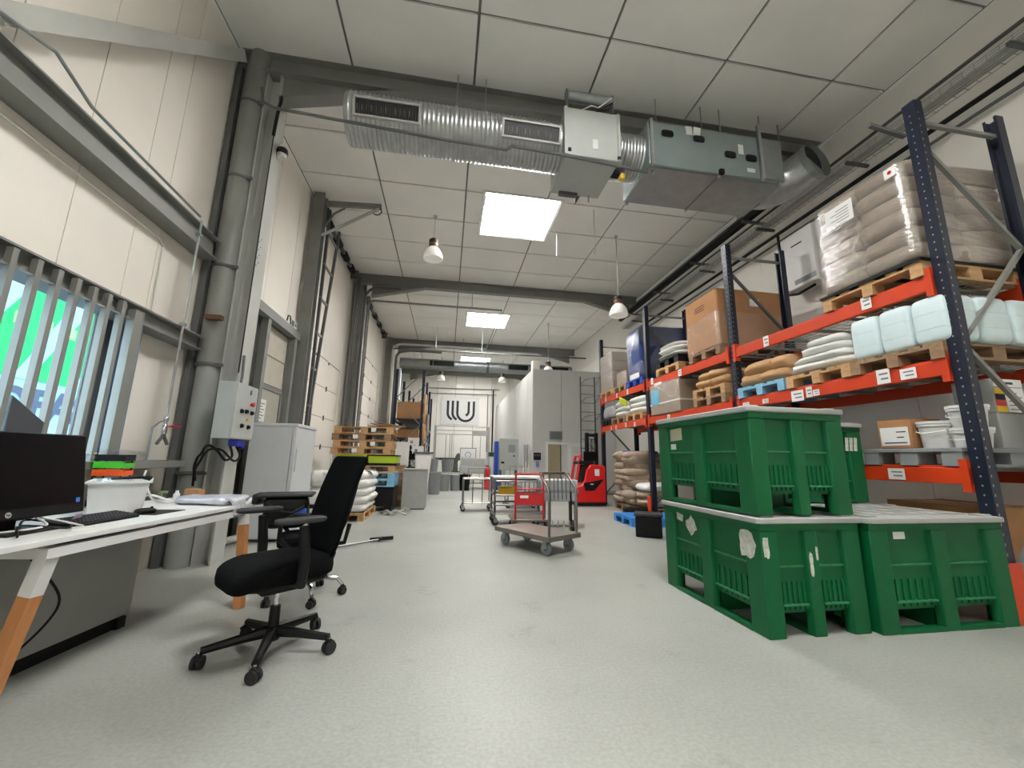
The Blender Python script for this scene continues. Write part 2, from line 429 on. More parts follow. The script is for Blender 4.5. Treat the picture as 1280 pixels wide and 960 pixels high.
bl = thing('vertical_blind', 'grey blue vertical blind folded to the side of the window', 'blind', (XL + .05, 3.7, WIN[2]))
m_blind = mat('blind_fabric', rgb(120, 132, 158), .8, var=.12, scale=12, stretch=(1, 1, .3))
for k in range(7):
    MB().bx(-.04, .04, -.004, .004, .02, 1.2).build('slat', m_blind, bl, (0.01, .02 + k * .036, 0), (0, 0, R(35 if k % 2 else -35)), smooth=False)
MB().bx(-.03, .03, 0, .26, 1.205, 1.24).build('head_rail', M_steel, bl, smooth=False)
bars = thing('window_bars', 'grey steel security bars standing inside the left window', 'bars', (-2.66, 0, 0))
ybar = [1.45 + .155 * k for k in range(8)] + [2.68, 2.83, 2.97, 3.11, 3.25, 3.38, 3.52]
me = shared('bar', lambda: MB().bx(-.02, .02, -.018, .018, 1.05, 2.33).mesh('bar', M_steel, False))
for yb in ybar: put('bar', me, bars, (0, yb, 0))
MB().bx(-.03, .03, 3.63, 3.73, 1.05, 2.3).build('end_post', M_steel, bars, smooth=False)

# ---- steel on the left wall
def girt(nm, label, y0, y1, x, z0, z1, m=M_steel):
    t = thing(nm, label, 'steel beam', (x, y0, z0))
    h = z1 - z0
    MB().bx(-.012, .012, 0, y1 - y0, 0, h).build('web', m, t, smooth=False)
    MB().bx(-.11, -.012, 0, y1 - y0, h - .014, h).bx(.012, .08, 0, y1 - y0, h - .014, h).build('top_flange', m, t, smooth=False)
    MB().bx(-.11, -.012, 0, y1 - y0, 0, .014).bx(.012, .08, 0, y1 - y0, 0, .014).build('bottom_flange', m, t, smooth=False)
    return t
girt('wall_girt', 'grey steel channel running along the upper left wall to the round column', 0.2, 4.62, -2.73, 3.26, 3.5)
girt('wall_girt', 'narrow grey steel rail above the barred window on the left wall', 0.2, 4.62, -2.73, 2.21, 2.36)
g = thing('eaves_brace', 'pale steel brace rising along the left wall up to the ceiling', 'steel beam', (-2.72, 2.3, 3.6))
MB().bar((0, 0, .0), (.0, 2.22, 2.33), .12, .13).build('member', M_steell, g, smooth=False)
# conduits clipped to the upper girt
tag(MB().tube([(-2.64, .2, 3.56), (-2.64, 2.2, 3.56), (-2.64, 2.6, 3.68), (-2.64, 2.9, 3.56), (-2.64, 4.2, 3.54)], .012, 8).build('conduit', M_galvd), 'thin metal conduit lying on the upper left wall girt', 'conduit')
tag(MB().tube([(-2.836, .3, 3.2), (-2.836, 2.5, 3.18), (-2.836, 4.0, 3.16), (-2.836, 4.08, 3.1), (-2.836, 4.1, 2.4)], .011, 8).build('conduit', M_wallw), 'white cable pipe on the left wall under the upper girt', 'conduit')

# compressed air drop with tap
t = thing('air_drop_pipe', 'thin steel compressed air pipe dropping beside the window to a red handled tap', 'pipe', (-2.63, 4.22, 0))
MB().tube([(0, 0, 3.5), (0, 0, 1.45)], .011, 8).build('pipe', M_galv, t)
for z in (3.34, 2.37): MB().bx(-.025, .02, -.02, .02, z - .015, z + .015).build('clip', M_galvd, t, smooth=False)
MB().lathe([(.012, 1.46), (.02, 1.45), (.02, 1.42), (.014, 1.41), (.014, 1.38), (.022, 1.37), (.022, 1.3), (.015, 1.29)], n=12).build('valve', M_chrome, t)
MB().tube([(.02, 0, 1.36), (.06, .01, 1.37), (.12, .03, 1.365)], [.006, .008, .01], 8).build('tap_handle', M_red, t)
MB().tube([(0, 0, 1.3), (0, -.02, 1.26), (0, -.07, 1.2)], .014, 8).tube([(0, 0, 1.3), (0, .02, 1.26), (0, .07, 1.2)], .014, 8).build('outlet', M_steeld, t)
MB().tube([(0, 0, 1.42), (0, -.08, 1.4), (0, -.16, 1.34), (0, -.16, 1.05)], .009, 8).build('branch_pipe', M_galvd, t)

# ---- round column with flange
t = thing('steel_column', 'tall grey round column with a pale bolted steel strip beside the desks', 'column', (-2.62, 4.74, 0))
MB().tube([(0, 0, 0), (0, 0, 2.05)], .115, 28).build('lower_sleeve', mat('sleeve_grey', rgb(146, 149, 146), .5, var=.05), t)
MB().tube([(0, 0, 2.05), (0, 0, 5.9), (.02, .02, 6.2)], .125, 28).build('pipe', M_steel, t)
for z in (.9, 2.05, 3.2, 4.35, 5.4): MB().lathe([(.13, z), (.134, z + .005), (.134, z + .035), (.13, z + .04)], n=28).build('pipe_clamp', M_steeld, t); MB().bx(.1, .17, -.1, -.07, z, z + .035).build('clamp_bolt', M_steeld, t, smooth=False)
MB().bx(.13, .15, -.03, .22, 0, 5.95).build('flange_strip', M_steell, t, smooth=False)
MB().bx(.15, .29, .085, .105, 0, 5.95).build('web', M_steell, t, smooth=False)
MB().bx(.29, .31, -.03, .22, 0, 5.95).build('outer_flange', M_steell, t, smooth=False)
MB().bx(-.2, -.14, -.08, .2, 0, 6.1).build('rear_flange', M_steeld, t, smooth=False)
for k in range(8): MB().cyl((.31, .0 + .04 * (k % 2), 3.3 + .05 * k), (.316, .0 + .04 * (k % 2), 3.3 + .05 * k), .008, n=8).build('bolt_hole', M_joint, t)
MB().bx(-.02, .14, -.2, -.14, 2.55, 2.6).build('bracket', mat('rust', rgb(92, 62, 44), .8), t, smooth=False)
tag(MB().tube([(-2.305, 4.70, 5.4), (-2.305, 4.70, 2.0)], .007, 6).build('cable', M_black), 'black cable running down the round column strip', 'cable')

# ---- roof beams (I sections with a haunch at the column)
def roof_beam(y, label):
    t = thing('roof_beam', label, 'roof beam', (0, y, 0))
    MB().bx(XL + .05, XR - .05, -.09, .09, 5.925, 5.945).build('bottom_flange', M_steel, t, smooth=False)
    MB().bx(XL + .05, XR - .05, -.008, .008, 5.945, 6.185).build('web', M_steel, t, smooth=False)
    MB().bx(XL + .05, XR - .05, -.09, .09, 6.185, 6.198).build('top_flange', M_steel, t, smooth=False)
    for sgn, x0, nmx in ((1, -2.3, 'haunch'), (-1, XR - .3, 'haunch')):
        mb = MB()
        mb.prism([(x0, 5.56), (x0 + sgn * 1.45, 5.925), (x0, 5.925)], -.008, .008, 'Y')
        mb.bar((x0, 0, 5.56), (x0 + sgn * 1.45, 0, 5.925), .18, .02)
        mb.build('haunch', M_steel, t, smooth=False)
    return t
roof_beam(4.75, 'grey steel roof beam directly above the silver duct')
roof_beam(11.05, 'grey steel roof beam, second from the camera, past the hanging lamps')
roof_beam(17.3, 'grey steel roof beam, third from the camera, near the far duct')
roof_beam(23.3, 'grey steel roof beam against the back wall')
roof_beam(-1.6, 'grey steel roof beam behind the camera')

# ---- crane post with jib, door tracks
def hcol(nm, label, y, x=-2.68, z=6.19, s=.2, m=M_steel):
    t = thing(nm, label, 'column', (x, y, 0))
    MB().bx(-s / 2, s / 2, -s / 2, -s / 2 + .014, 0, z).build('flange', m, t, smooth=False)
    MB().bx(-s / 2, s / 2, s / 2 - .014, s / 2, 0, z).build('flange', m, t, smooth=False)
    MB().bx(-.006, .006, -s / 2 + .014, s / 2 - .014, 0, z).build('web', m, t, smooth=False)
    return t
t = hcol('jib_post', 'grey steel post carrying a jib arm between door and sectional gate', 7.55)
MB().bar((.1, 0, 6.02), (1.15, 0, 6.08), .07, .09).build('jib_arm', M_steel, t, smooth=False)
MB().tube([(1.12, -.05, 6.0), (.1, -.05, 5.3)], .03, 8).build('brace', M_steell, t)
MB().tube([(.1, .05, 5.55), (.25, .05, 5.85), (.45, .05, 6.0)], .02, 8).build('knee_brace', M_steel, t)
MB().tube([(1.15, 0, 6.06)] + arc((1.07, 0, 5.98), .09, 60, -160, 10), .01, 6).build('cable_loop', M_black, t)
def ladder(nm, label, y, x, z0, z1, dy=.0, w=.22, m=M_steel):
    z0 = 0
    t = thing(nm, label, 'door track', (x, y, 0))
    MB().bar((0, 0, z0), (0, dy, z1), .05, .04).build('rail', m, t, smooth=False)
    MB().bar((0, w, z0), (0, w + dy, z1), .05, .04).build('rail', m, t, smooth=False)
    z = z0 + .6
    while z < z1:
        f = (z - z0) / (z1 - z0) * dy
        MB().bx(-.015, .015, f, w + f, z, z + .04).build('rung', m, t, smooth=False); z += .75
    return t
t = thing('door_track', 'ladder like steel track rising beside the nearest sectional gate', 'door track', (-2.55, 7.74, 0))
MB().bar((0, 0, 0), (0, 0, 6.0), .05, .05).build('rail', M_steeld, t, smooth=False)
MB().bar((0, .12, 0), (0, .12, 2.2), .05, .05).build('rail', M_steeld, t, smooth=False)
MB().bar((0, .12, 2.2), (0, .72, 5.95), .05, .05).build('rail', M_steeld, t, smooth=False)
for z in (.6, 1.3, 2.0, 2.7, 3.4, 4.1, 4.8, 5.5):
    e = .12 if z < 2.2 else .12 + .6 * (z - 2.2) / 3.75
    MB().bx(-.015, .015, -.04, e + .05, z, z + .045).build('rung', M_steel, t, smooth=False)
ladder('door_track', 'steel track at the far side of the nearest sectional gate', 10.7, -2.6, .1, 6.0, 0, .16, M_steeld)
ladder('door_track', 'steel track at the near side of the second sectional gate', 12.15, -2.6, .1, 6.0, 0, .16)
# tracks under the roof
for y0, y1, z, lb in ((7.9, 10.7, 6.02, 'dark torsion shaft high above the nearest sectional gate'), (12.5, 16.2, 6.0, 'dark torsion shaft high above the second sectional gate')):
    t = thing('torsion_shaft', lb, 'shaft', (-2.72, y0, z))
    MB().cyl((0, 0, 0), (0, y1 - y0, 0), .045, n=12).build('shaft', M_steeld, t)
    for k in range(4): MB().lathe([(.05, 0), (.085, .02), (.085, .3), (.05, .32)], (0, .3 + k * (y1 - y0 - .8) / 3, 0), 14, 'Y').build('spring_drum', M_black, t)
    MB().bx(-.1, .1, -.04, 0, -.12, .12).build('bracket', M_steeld, t, smooth=False)
    MB().bx(-.1, .1, y1 - y0, y1 - y0 + .04, -.12, .12).build('bracket', M_steeld, t, smooth=False)
hcol('steel_column', 'grey steel column between the two sectional gates', 11.3, -2.66, s=.26)
hcol('steel_column', 'grey steel column past the second sectional gate', 17.2, -2.66, s=.26)
hcol('steel_column', 'slim dark steel column right at the far side of the nearest gate', 11.75, -2.68, s=.14, m=M_steeld)

# ---- personnel door in its steel frame
struct(MB().bx(XL - .18, XL - .06, 5.55, 7.35, 0, 3.2).build('wall_left_infill', M_wallw, smooth=False))
fr = struct(MB().bx(-2.84, -2.72, 5.5, 7.45, 3.16, 3.3).build('trim_2', M_steel, smooth=False))
struct(MB().bx(-2.84, -2.74, 6.22, 6.32, 0, 3.16).build('trim_3', M_steel, smooth=False))
struct(MB().bx(-2.84, -2.74, 7.3, 7.4, 0, 3.16).build('trim_4', M_steel, smooth=False))
d = struct(MB().bx(-2.90, -2.855, 6.34, 7.28, 0, 2.13).build('door_1', mat('door_grey', rgb(170, 166, 154), .5), bevel=.004))
MB().bx(-2.855, -2.835, 6.33, 6.39, 0, 2.2).bx(-2.855, -2.835, 7.23, 7.29, 0, 2.2).bx(-2.855, -2.835, 6.39, 7.23, 2.13, 2.2).build('door_frame', M_steel, d, smooth=False)
MB().tube([(-2.85, 6.5, 1.05), (-2.8, 6.5, 1.05), (-2.8, 6.62, 1.05)], .01, 8).build('door_handle', M_galv, d)
for z0, z1 in ((2.22, 2.66), (2.68, 3.14)): MB().bx(-2.9, -2.86, 6.34, 7.28, z0, z1).build('overpanel', mat('overpanel', rgb(184, 178, 164), .5), d, smooth=False)
tag(MB().bx(-2.84, -2.836, 6.45, 6.72, 1.62, 1.96).build('door_notice', M_paper, smooth=False), 'white printed notice taped to the grey door', 'notice')
for k in range(6): MB().bx(-2.8358, -2.8352, 6.48, 6.48 + (.2 if k % 2 else .14), 1.66 + k * .045, 1.675 + k * .045).build('text_line', M_print, bpy.data.objects['door_notice'], smooth=False)
t = thing('exit_sign', 'small green and white exit sign on the rail above the door', 'sign', (-2.745, 7.15, 3.3))
MB().bx(-.01, .01, -.13, .13, 0, .13).build('panel', M_white, t, smooth=False)
MB().bx(.0102, .012, -.11, -.0, .015, .115).build('emblem', M_dgreen, t, smooth=False)
MB().prism([(.02, .065), (.06, .11), (.06, .08), (.11, .08), (.11, .05), (.06, .05), (.06, .02)], .0102, .012, 'X').build('emblem', M_dgreen, t, smooth=False)
tag(MB().tube([(-2.7, 6.75, 3.3), (-2.7, 6.78, 3.4), (-2.7, 6.86, 3.42), (-2.7, 6.92, 3.3)], .01, 6).build('cable', M_black), 'short looped cable on the rail above the grey door', 'cable')

# ---- sectional gates
def gate(nm, y0, y1, zt, joints):
    d = struct(MB().bx(XL - .15, XL - .06, y0, y1, 0, zt).build(nm, M_joint, smooth=False))
    zs = [0.02] + joints + [zt]
    for a, b in zip(zs[:-1], zs[1:]):
        MB().bx(XL - .06, XL - .02, y0 + .01, y1 - .01, a + .006, b - .006).build('door_panel', M_wall, d, bevel=.004)
        for f in (.33, .66):
            MB().bx(XL - .02, XL + .0, y0 + (y1 - y0) * f - .02, y0 + (y1 - y0) * f + .02, b - .06, b + (.05 if b < zt else -.02)).build('hinge', M_steeld, d, smooth=False)
    return d
gate('door_2', 7.85, 10.75, 3.3, [.66, 1.32, 1.98, 2.66])
gate('door_3', 12.4, 16.3, 4.45, [.64, 1.27, 1.91, 2.54, 3.18, 3.81])
# ================================================================== DUCTS, PIPES, LAMPS
DY, DZ, DR = 4.55, 5.27, .30
t = thing('spiral_duct', 'silver ribbed round air duct hanging across under the first roof beam', 'duct', (0, DY, DZ))
prof = [(0.0, -1.4), (DR - .012, -1.4), (DR, -1.39)]
x = -1.36
while x < 1.32:
    prof += [(DR, x), (DR + .011, x + .012), (DR, x + .024)]; x += .055
prof += [(DR, 1.36)]
MB().lathe(prof, n=36, axis='X').build('tube', M_galv, t, ang=60)
def grille(parent, x0, x1, th, rad=DR):
    # supply grille on the duct's front, facing down and toward -Y, wide along x
    L = x1 - x0; h = .23
    M = Matrix.Translation((x0, -math.cos(th) * (rad + .012), math.sin(th) * (rad + .012))) @ Matrix.Rotation(PI / 2 - th + 0, 4, 'X')
    # local: x along, y up, z outwards
    f = MB()
    for a in ((0, L, 0, .022), (0, L, h - .022, h), (0, .022, .022, h - .022), (L - .022, L, .022, h - .022)): f.bx(a[0], a[1], a[2] - h / 2, a[3] - h / 2, -.02, .02)
    o = f.build('grille_frame', M_steell, parent, smooth=False); o.matrix_local = M
    b = MB().bx(.022, L - .022, -h / 2 + .022, h / 2 - .022, -.02, -.005).build('grille_back', M_black, parent, smooth=False); b.matrix_local = M
    n = int((L - .044) / .021)
    sl = MB()
    for k in range(n): sl.bx(.022 + .021 * k + .006, .022 + .021 * k + .011, -h / 2 + .022, h / 2 - .022, -.004, .012)
    s = sl.build('grille_slats', M_steeld, parent, smooth=False); s.matrix_local = M; s['kind'] = 'stuff'
grille(t, -1.28, -.5, R(-14)); grille(t, .5, 1.25, R(-14))
def duct_rods(parent, pts, z0, z1):
    for (x, y) in pts: MB().cyl((x, y, z0), (x, y, z1), .008, n=8).build('hanger_rod', M_galvd, parent)
duct_rods(t, [(-.08, 0.0), (.3, .0)], .3, ZC - DZ)
MB().lathe([(DR + .014, -.1), (DR + .018, -.095), (DR + .018, -.065), (DR + .014, -.06)], n=36, axis='X').build('hanger_band', M_galv, t)

t = thing('silencer_box', 'pale grey square air box between the ribbed duct and the long air unit', 'air unit', (1.665, 4.58, 4.9))
MB().bx(-.36, .36, -.38, .38, 0, .7).build('casing', M_boxgrey, t, bevel=.012)
for x in (-.375, .34): MB().bx(x, x + .035, -.395, -.36, 0, .7).build('corner_trim', M_steell, t, smooth=False)
MB().bx(.0, .07, -.386, -.38, .13, .27).build('label', M_paper, t, smooth=False)
for x, z in ((-.33, .05), (.33, .02)): MB().bx(x, x + .04, -.4, -.37, z, z + .04).build('corner_cap', M_black, t, smooth=False)
MB().bx(-.25, .02, .3, .36, -.05, 0).build('mount_bracket', M_steeld, t, smooth=False)
MB().prism([(.0, -.05), (.06, -.05), (.0, -.16), (-.02, -.16)], .3, .34, 'Y').build('mount_bracket', M_steeld, t, smooth=False)
MB().cyl((.2, .34, 0), (.2, .34, -.1), .012, n=8).build('rod_end', M_galv, t)
MB().cyl((-.31, -.3, .95), (.3, -.3, .95), .07, n=20).build('drum', M_galvd, t)
for x in (-.33, .3): MB().bx(x, x + .02, -.34, -.26, .7, 1.03).build('drum_bracket', M_steeld, t, smooth=False)
MB().tube([(-.15, -.34, .71), (0, -.36, .8), (.1, -.36, .78), (.28, -.38, .95)], .008, 6).build('cable', M_white, t)
MB().tube([(.05, -.35, .71), (.2, -.35, .82), (.3, -.35, .9)], .008, 6).build('cable', M_black, t)
duct_rods(t, [(-.2, .2), (.25, .2)], .7, ZC - 4.9)

t = thing('flexible_collar', 'short ribbed silver duct collar between the two air boxes', 'duct', (2.24, 4.58, 5.3))
prof = []; x = -.215
while x < .2: prof += [(.28, x), (.3, x + .02), (.28, x + .04)]; x += .045
MB().lathe([(.28, -.215)] + prof + [(.28, .215)], n=32, axis='X').build('tube', M_galv, t, ang=60)
t = thing('isolator_switch', 'small yellow and black isolator switch under the duct collar', 'switch', (2.12, 4.5, 4.93))
MB().bx(-.1, .03, -.05, .05, 0, .06).build('body', M_black, t, bevel=.006)
MB().lathe([(0, -.07), (.035, -.07), (.045, -.02), (.045, 0)], (.07, 0, .03), 14).build('knob', M_yel, t)
MB().cyl((-.02, 0, .06), (-.02, 0, .12), .01, n=6).build('stem', M_black, t)

t = thing('air_handling_unit', 'long grey rectangular air handling unit hung near the right wall', 'air unit', (3.45, 4.62, 4.95))
m_ahu = mat('ahu_sheet', rgb(134, 146, 146), .42, .35, var=.05, scale=3)
MB().bx(-1.0, 1.0, -.4, .4, 0, .66).build('casing', m_ahu, t, bevel=.01)
MB().bx(-.99, -.02, -.36, .38, -.012, 0).build('base_panel', M_galvd, t, smooth=False)
MB().bx(.02, .99, -.36, .38, -.012, 0).build('base_panel', M_galvd, t, smooth=False)
MB().bx(.64, 1.005, -.41, -.4, .02, .65).build('end_panel', M_galvd, t, smooth=False)
for (x, z) in ((-.72, .5), (-.26, .49), (.2, .32), (.52, .31)): MB().rbox((x, -.405, z), (.17, .03, .1), .5).build('recess_handle', M_black, t)
for (x, z, a, b, r) in ((-.4, .6, .09, .13, -5), (-.28, .6, .1, .14, 8), (.37, .43, .08, .15, 0), (.5, .12, .12, .06, 0)): MB().box((x, -.404, z), (a, .004, b), (0, R(r), 0)).build('sticker', M_paper, t, smooth=False)
for x, z in ((-.985, .67), (.64, .85)): MB().bx(x, x + .042, -.44, -.4, -.02, z).build('edge_profile', M_galv, t, smooth=False)
for (x, y) in ((-.9, -.3), (-.95, .38), (.02, -.38), (.0, .36), (.96, -.38), (.9, .38)):
    MB().cyl((x, y, -.05), (x, y, 0), .02, n=8).build('foot_bolt', M_galv, t)
MB().bx(.0, .06, -.44, -.4, -.02, .05).build('latch', M_black, t, smooth=False)
duct_rods(t, [(-.75, -.2), (-.05, -.2), (.25, -.2), (.9, -.2)], .66, ZC - 4.95)
t = thing('duct_elbow', 'silver round duct bend with a mouth shaded by a dark disc at the right wall', 'duct', (4.45, 4.62, 5.28))
MB().tube(smooth_path([(.02, .12, -.06), (.2, .1, -.05), (.4, -.04, .0), (.5, -.2, .06), (.56, -.36, .1)], 3), .27, 28, caps=True).build('bend', M_galv, t)
MB().tube([(.3, -.12, .2), (.3, -.12, ZC - 5.28)], .01, 8).build('hanger_rod', M_galvd, t)
MB().tube([(.555, -.345, .1), (.575, -.43, .11)], .275, 28, caps=False).build('collar', M_galvd, t)
MB().tube([(.55, -.33, .1), (.5555, -.35, .1)], .262, 28).build('mouth', M_rubber, t)  # dark disc stands in for the shade inside the open duct end

# thin pipe in front of the duct
tag(MB().tube([(-2.25, 4.2, 5.2), (-2.22, 4.2, 5.02), (-2.1, 4.2, 4.96), (-.2, 4.2, 4.86), (.55, 4.2, 4.84), (.62, 4.2, 4.9), (1.25, 4.2, 4.88), (2.4, 4.2, 4.8)], .018, 8).build('sprinkler_pipe', M_steeld), 'thin grey pipe crossing in front of the ribbed duct', 'pipe')
tag(MB().tube(smooth_path([(-2.29, 4.7, 5.55), (-2.24, 4.62, 5.5), (-2.24, 4.58, 5.2), (-2.3, 4.68, 5.0)]), .02, 8).build('cable', M_black), 'black cable bundle at the top of the round column', 'cable')
t = thing('wall_siren', 'small dark and white alarm sounder high on the left column', 'alarm', (-2.25, 4.85, 4.9))
MB().lathe([(0, -.06), (.05, -.06), (.06, 0), (.045, .1), (0, .1)], n=14).build('housing', M_white, t)
MB().lathe([(.062, -.02), (.066, 0), (.066, .04), (.06, .06)], n=14).build('band', M_black, t)

# far duct
t = thing('spiral_duct', 'far round silver duct spanning the hall near the third roof beam', 'duct', (0, 17.55, 5.2))
MB().lathe([(0, -2.2), (.23, -2.2)] + [(.23 + .008 * (k % 2), -2.1 + .1 * k) for k in range(77)] + [(.23, 5.6)], n=28, axis='X').build('tube', M_galvd, t)
for x in (-.9, -.75, 2.6, 4.5):
    MB().bx(x, x + (.12 if x == -.9 else .9), -.26, -.2, -.1, .12).build('grille', M_black, t, smooth=False)
duct_rods(t, [(-1.6, 0), (.6, 0), (2.8, 0), (4.6, 0)], .23, ZC - 5.2)
MB().lathe([(.25, 1.6), (.27, 1.62), (.27, 1.7), (.25, 1.72)], n=28, axis='X').build('joint_collar', M_steeld, t)

# service pipes rising at the columns and running along the beams
def bend_pipe(label, x, y, zt, x1, r, m=M_steel, rr=.25):
    o = MB().tube([(x, y, .05), (x, y, zt - rr)] + [(x + rr - rr * math.cos(R(a)), y, zt - rr + rr * math.sin(R(a))) for a in (15, 30, 45, 60, 75, 90)] + [(x1, y, zt)], r, 12).build('service_pipe', m)
    return tag(o, label, 'pipe')
bend_pipe('dark pipe bending from the column to the second roof beam', -2.45, 11.0, 5.82, -1.5, .035, M_steeld, .35)
bend_pipe('long grey pipe crossing under the ceiling after the second roof beam', -2.42, 11.25, 5.52, 1.45, .03, M_steel, .2)
bend_pipe('pale thick pipe bending along the third roof beam', -2.4, 16.6, 5.78, 1.5, .055, M_steell, .35)
bend_pipe('dark thick pipe beside the pale one under the third roof beam', -2.3, 16.9, 5.6, -.4, .05, M_steeld, .4)
tag(MB().tube([(1.45, 11.25, 5.54), (1.48, 16.6, 5.76)], .022, 8).build('service_pipe', M_galv), 'thin pipe running along the hall past the second roof light', 'pipe')
tag(MB().tube([(-2.2, 15.2, 5.2), (5.5, 15.2, 5.25)], .03, 8).build('service_pipe', M_steeld), 'dark pipe crossing the hall before the far duct', 'pipe')
for (x, y, z, lb) in ((.55, 11.25, 5.54, 'thin drop rod holding the long pipe near the second beam'), (.5, 16.6, 5.8, 'thin drop rod holding the pale pipe near the third beam'), (-.6, 15.2, 5.2, 'thin drop rod on the left of the far dark pipe'), (1.2, 15.2, 5.2, 'thin drop rod in the middle of the far dark pipe')):
    tag(MB().cyl((x, y, z), (x, y, ZC), .01, n=6).build('hanger_rod', M_galvd), lb, 'rod')
for (x, y, z0, lb) in ((2.22, 7.9, 5.6, 'thin hanging cable left of the two beside the first roof light'), (2.76, 7.0, 5.2, 'thin hanging cable right of the two beside the first roof light')):
    tag(MB().cyl((x, y, z0), (x, y, ZC), .006, n=6).build('hanging_cable', M_galvd), lb, 'cable')

# high bay lamps
m_dome = mat('lamp_acrylic', rgb(214, 211, 202), .25, var=.03, emit=.16, coat=.3)
def lamp(x, y, zb, label, rod=True):
    t = thing('high_bay_lamp', label, 'lamp', (x, y, zb), group='high bay lamps')
    MB().lathe([(.2, 0), (.205, .01), (.2, .08), (.175, .16), (.13, .23), (.085, .27), (.08, .275), (.125, .225), (.168, .155), (.192, .075), (.195, .012), (.2, 0)], n=28).build('dome', m_dome, t)
    MB().lathe([(0, .02), (.19, .02), (.19, .012), (0, .012)], n=24).build('lens', m_dome, t)
    MB().lathe([(0, .27), (.09, .27), (.1, .3), (.1, .35), (.09, .36), (0, .36)], n=20).build('reflector_cap', mat('lamp_copper', rgb(120, 92, 70), .4, .4), t)
    MB().lathe([(0, .361), (.095, .361), (.1, .38), (.1, .43), (.07, .46), (0, .46)], n=20).build('gear_housing', mat('lamp_housing', rgb(40, 36, 33), .5), t)
    MB().tube([(0, -.05, .46), (0, -.05, .5), (0, 0, .52), (0, .05, .5), (0, .05, .46)], .01, 6).build('hook', M_steell, t)
    MB().cyl((0, 0, .52), (0, 0, ZC - zb), .011 if rod else .006, n=6).build('hanger_rod' if rod else 'cord', M_steell, t)
    MB().lathe([(0, ZC - zb - .03), (.04, ZC - zb - .03), (.04, ZC - zb), (0, ZC - zb)], n=12).build('ceiling_rose', M_steell, t)
lamp(-.47, 7.85, 5.2, 'white domed hanging lamp at the left, close under the ceiling', False)
lamp(3.62, 7.85, 4.27, 'white domed lamp hung on a long rod beside the rack')
lamp(3.6, 14.0, 4.25, 'white domed lamp hung in front of the white cold room')
lamp(-.46, 20.2, 5.0, 'small far domed lamp left of the pair before the back wall')
lamp(2.72, 20.2, 5.06, 'small far domed lamp right of the pair before the back wall')

# cable trays and conduits along the right wall
t = thing('wire_cable_tray', 'long wire mesh cable tray along the right wall near the ceiling', 'cable tray', (5.5, -1.5, 5.3))
mb = MB()
for k in range(5): mb.bx(-.12 + .06 * k, -.114 + .06 * k, 0, 13, 0, .006)
for zz in (.03, .06): mb.bx(-.12, -.114, 0, 13, zz, zz + .006)
mb.build('long_wires', M_galv, t, smooth=False)
mb = MB()
for k in range(130): mb.bx(-.12, .13, k * .1, k * .1 + .005, -.004, .002); mb.bx(-.123, -.118, k * .1, k * .1 + .005, 0, .07)
o = mb.build('cross_wires', M_galv, t, smooth=False); o['kind'] = 'stuff'
for k in range(8): MB().bx(-.16, .2, .6 + 1.65 * k, .64 + 1.65 * k, -.04, -.005).build('bracket', M_steeld, t, smooth=False)
mb = MB()
for k, (dx, dz) in enumerate(((-.06, .02), (-.02, .02), (.03, .025), (.07, .02), (.0, .05))): mb.tube([(dx, j * 1.3, dz + .01 * math.sin(j * 3 + k)) for j in range(11)], .012, 6)
mb.build('cables', M_steell, t)
for (x, z, r, lb, m) in ((5.66, 5.66, .022, 'thin dark conduit high on the right wall under the ceiling', M_steeld), (5.6, 5.1, .03, 'thick black cable line on the right wall below the mesh tray', M_black), (5.68, 5.0, .02, 'dark conduit lower on the right wall behind the rack tops', M_steeld)):
    tag(MB().tube([(x, -1.5, z), (x, 11.0, z)], r, 8).build('wall_conduit', m), lb, 'conduit')
t = thing('crane_rail', 'dark steel rail high along the right wall past the air unit', 'rail', (5.35, 5.3, 5.55))
MB().bx(-.05, .05, 0, 6.2, 0, .1).build('rail', M_black, t, smooth=False)
MB().bx(-.1, .1, 0, 6.2, .1, .115).build('top_flange', M_steeld, t, smooth=False)
for k in range(4): MB().bx(-.2, .38, .5 + 1.6 * k, .54 + 1.6 * k, -.1, -.06).build('bracket', M_steeld, t, smooth=False)
t = thing('wall_heater', 'white wall mounted unit with a black pipe loop above the rack', 'heater', (5.62, 5.1, 3.9))
MB().bx(-.16, .12, -.3, .3, 0, .95).build('casing', M_white, t, bevel=.02)
MB().bx(-.165, -.16, -.1, .1, .72, .74).build('slot', M_black, t, smooth=False)
MB().bx(-.165, -.16, -.28, .1, .06, .14).build('outlet', M_greyp, t, smooth=False)
MB().tube([(-.12, .36, 1.1), (-.12, .36, .15), (-.12, .3, -.02), (-.12, .1, -.08), (-.12, -.2, -.05)], .022, 8).build('pipe_loop', M_black, t)
BEFORE_RACK = set(o.name for o in COL.objects)
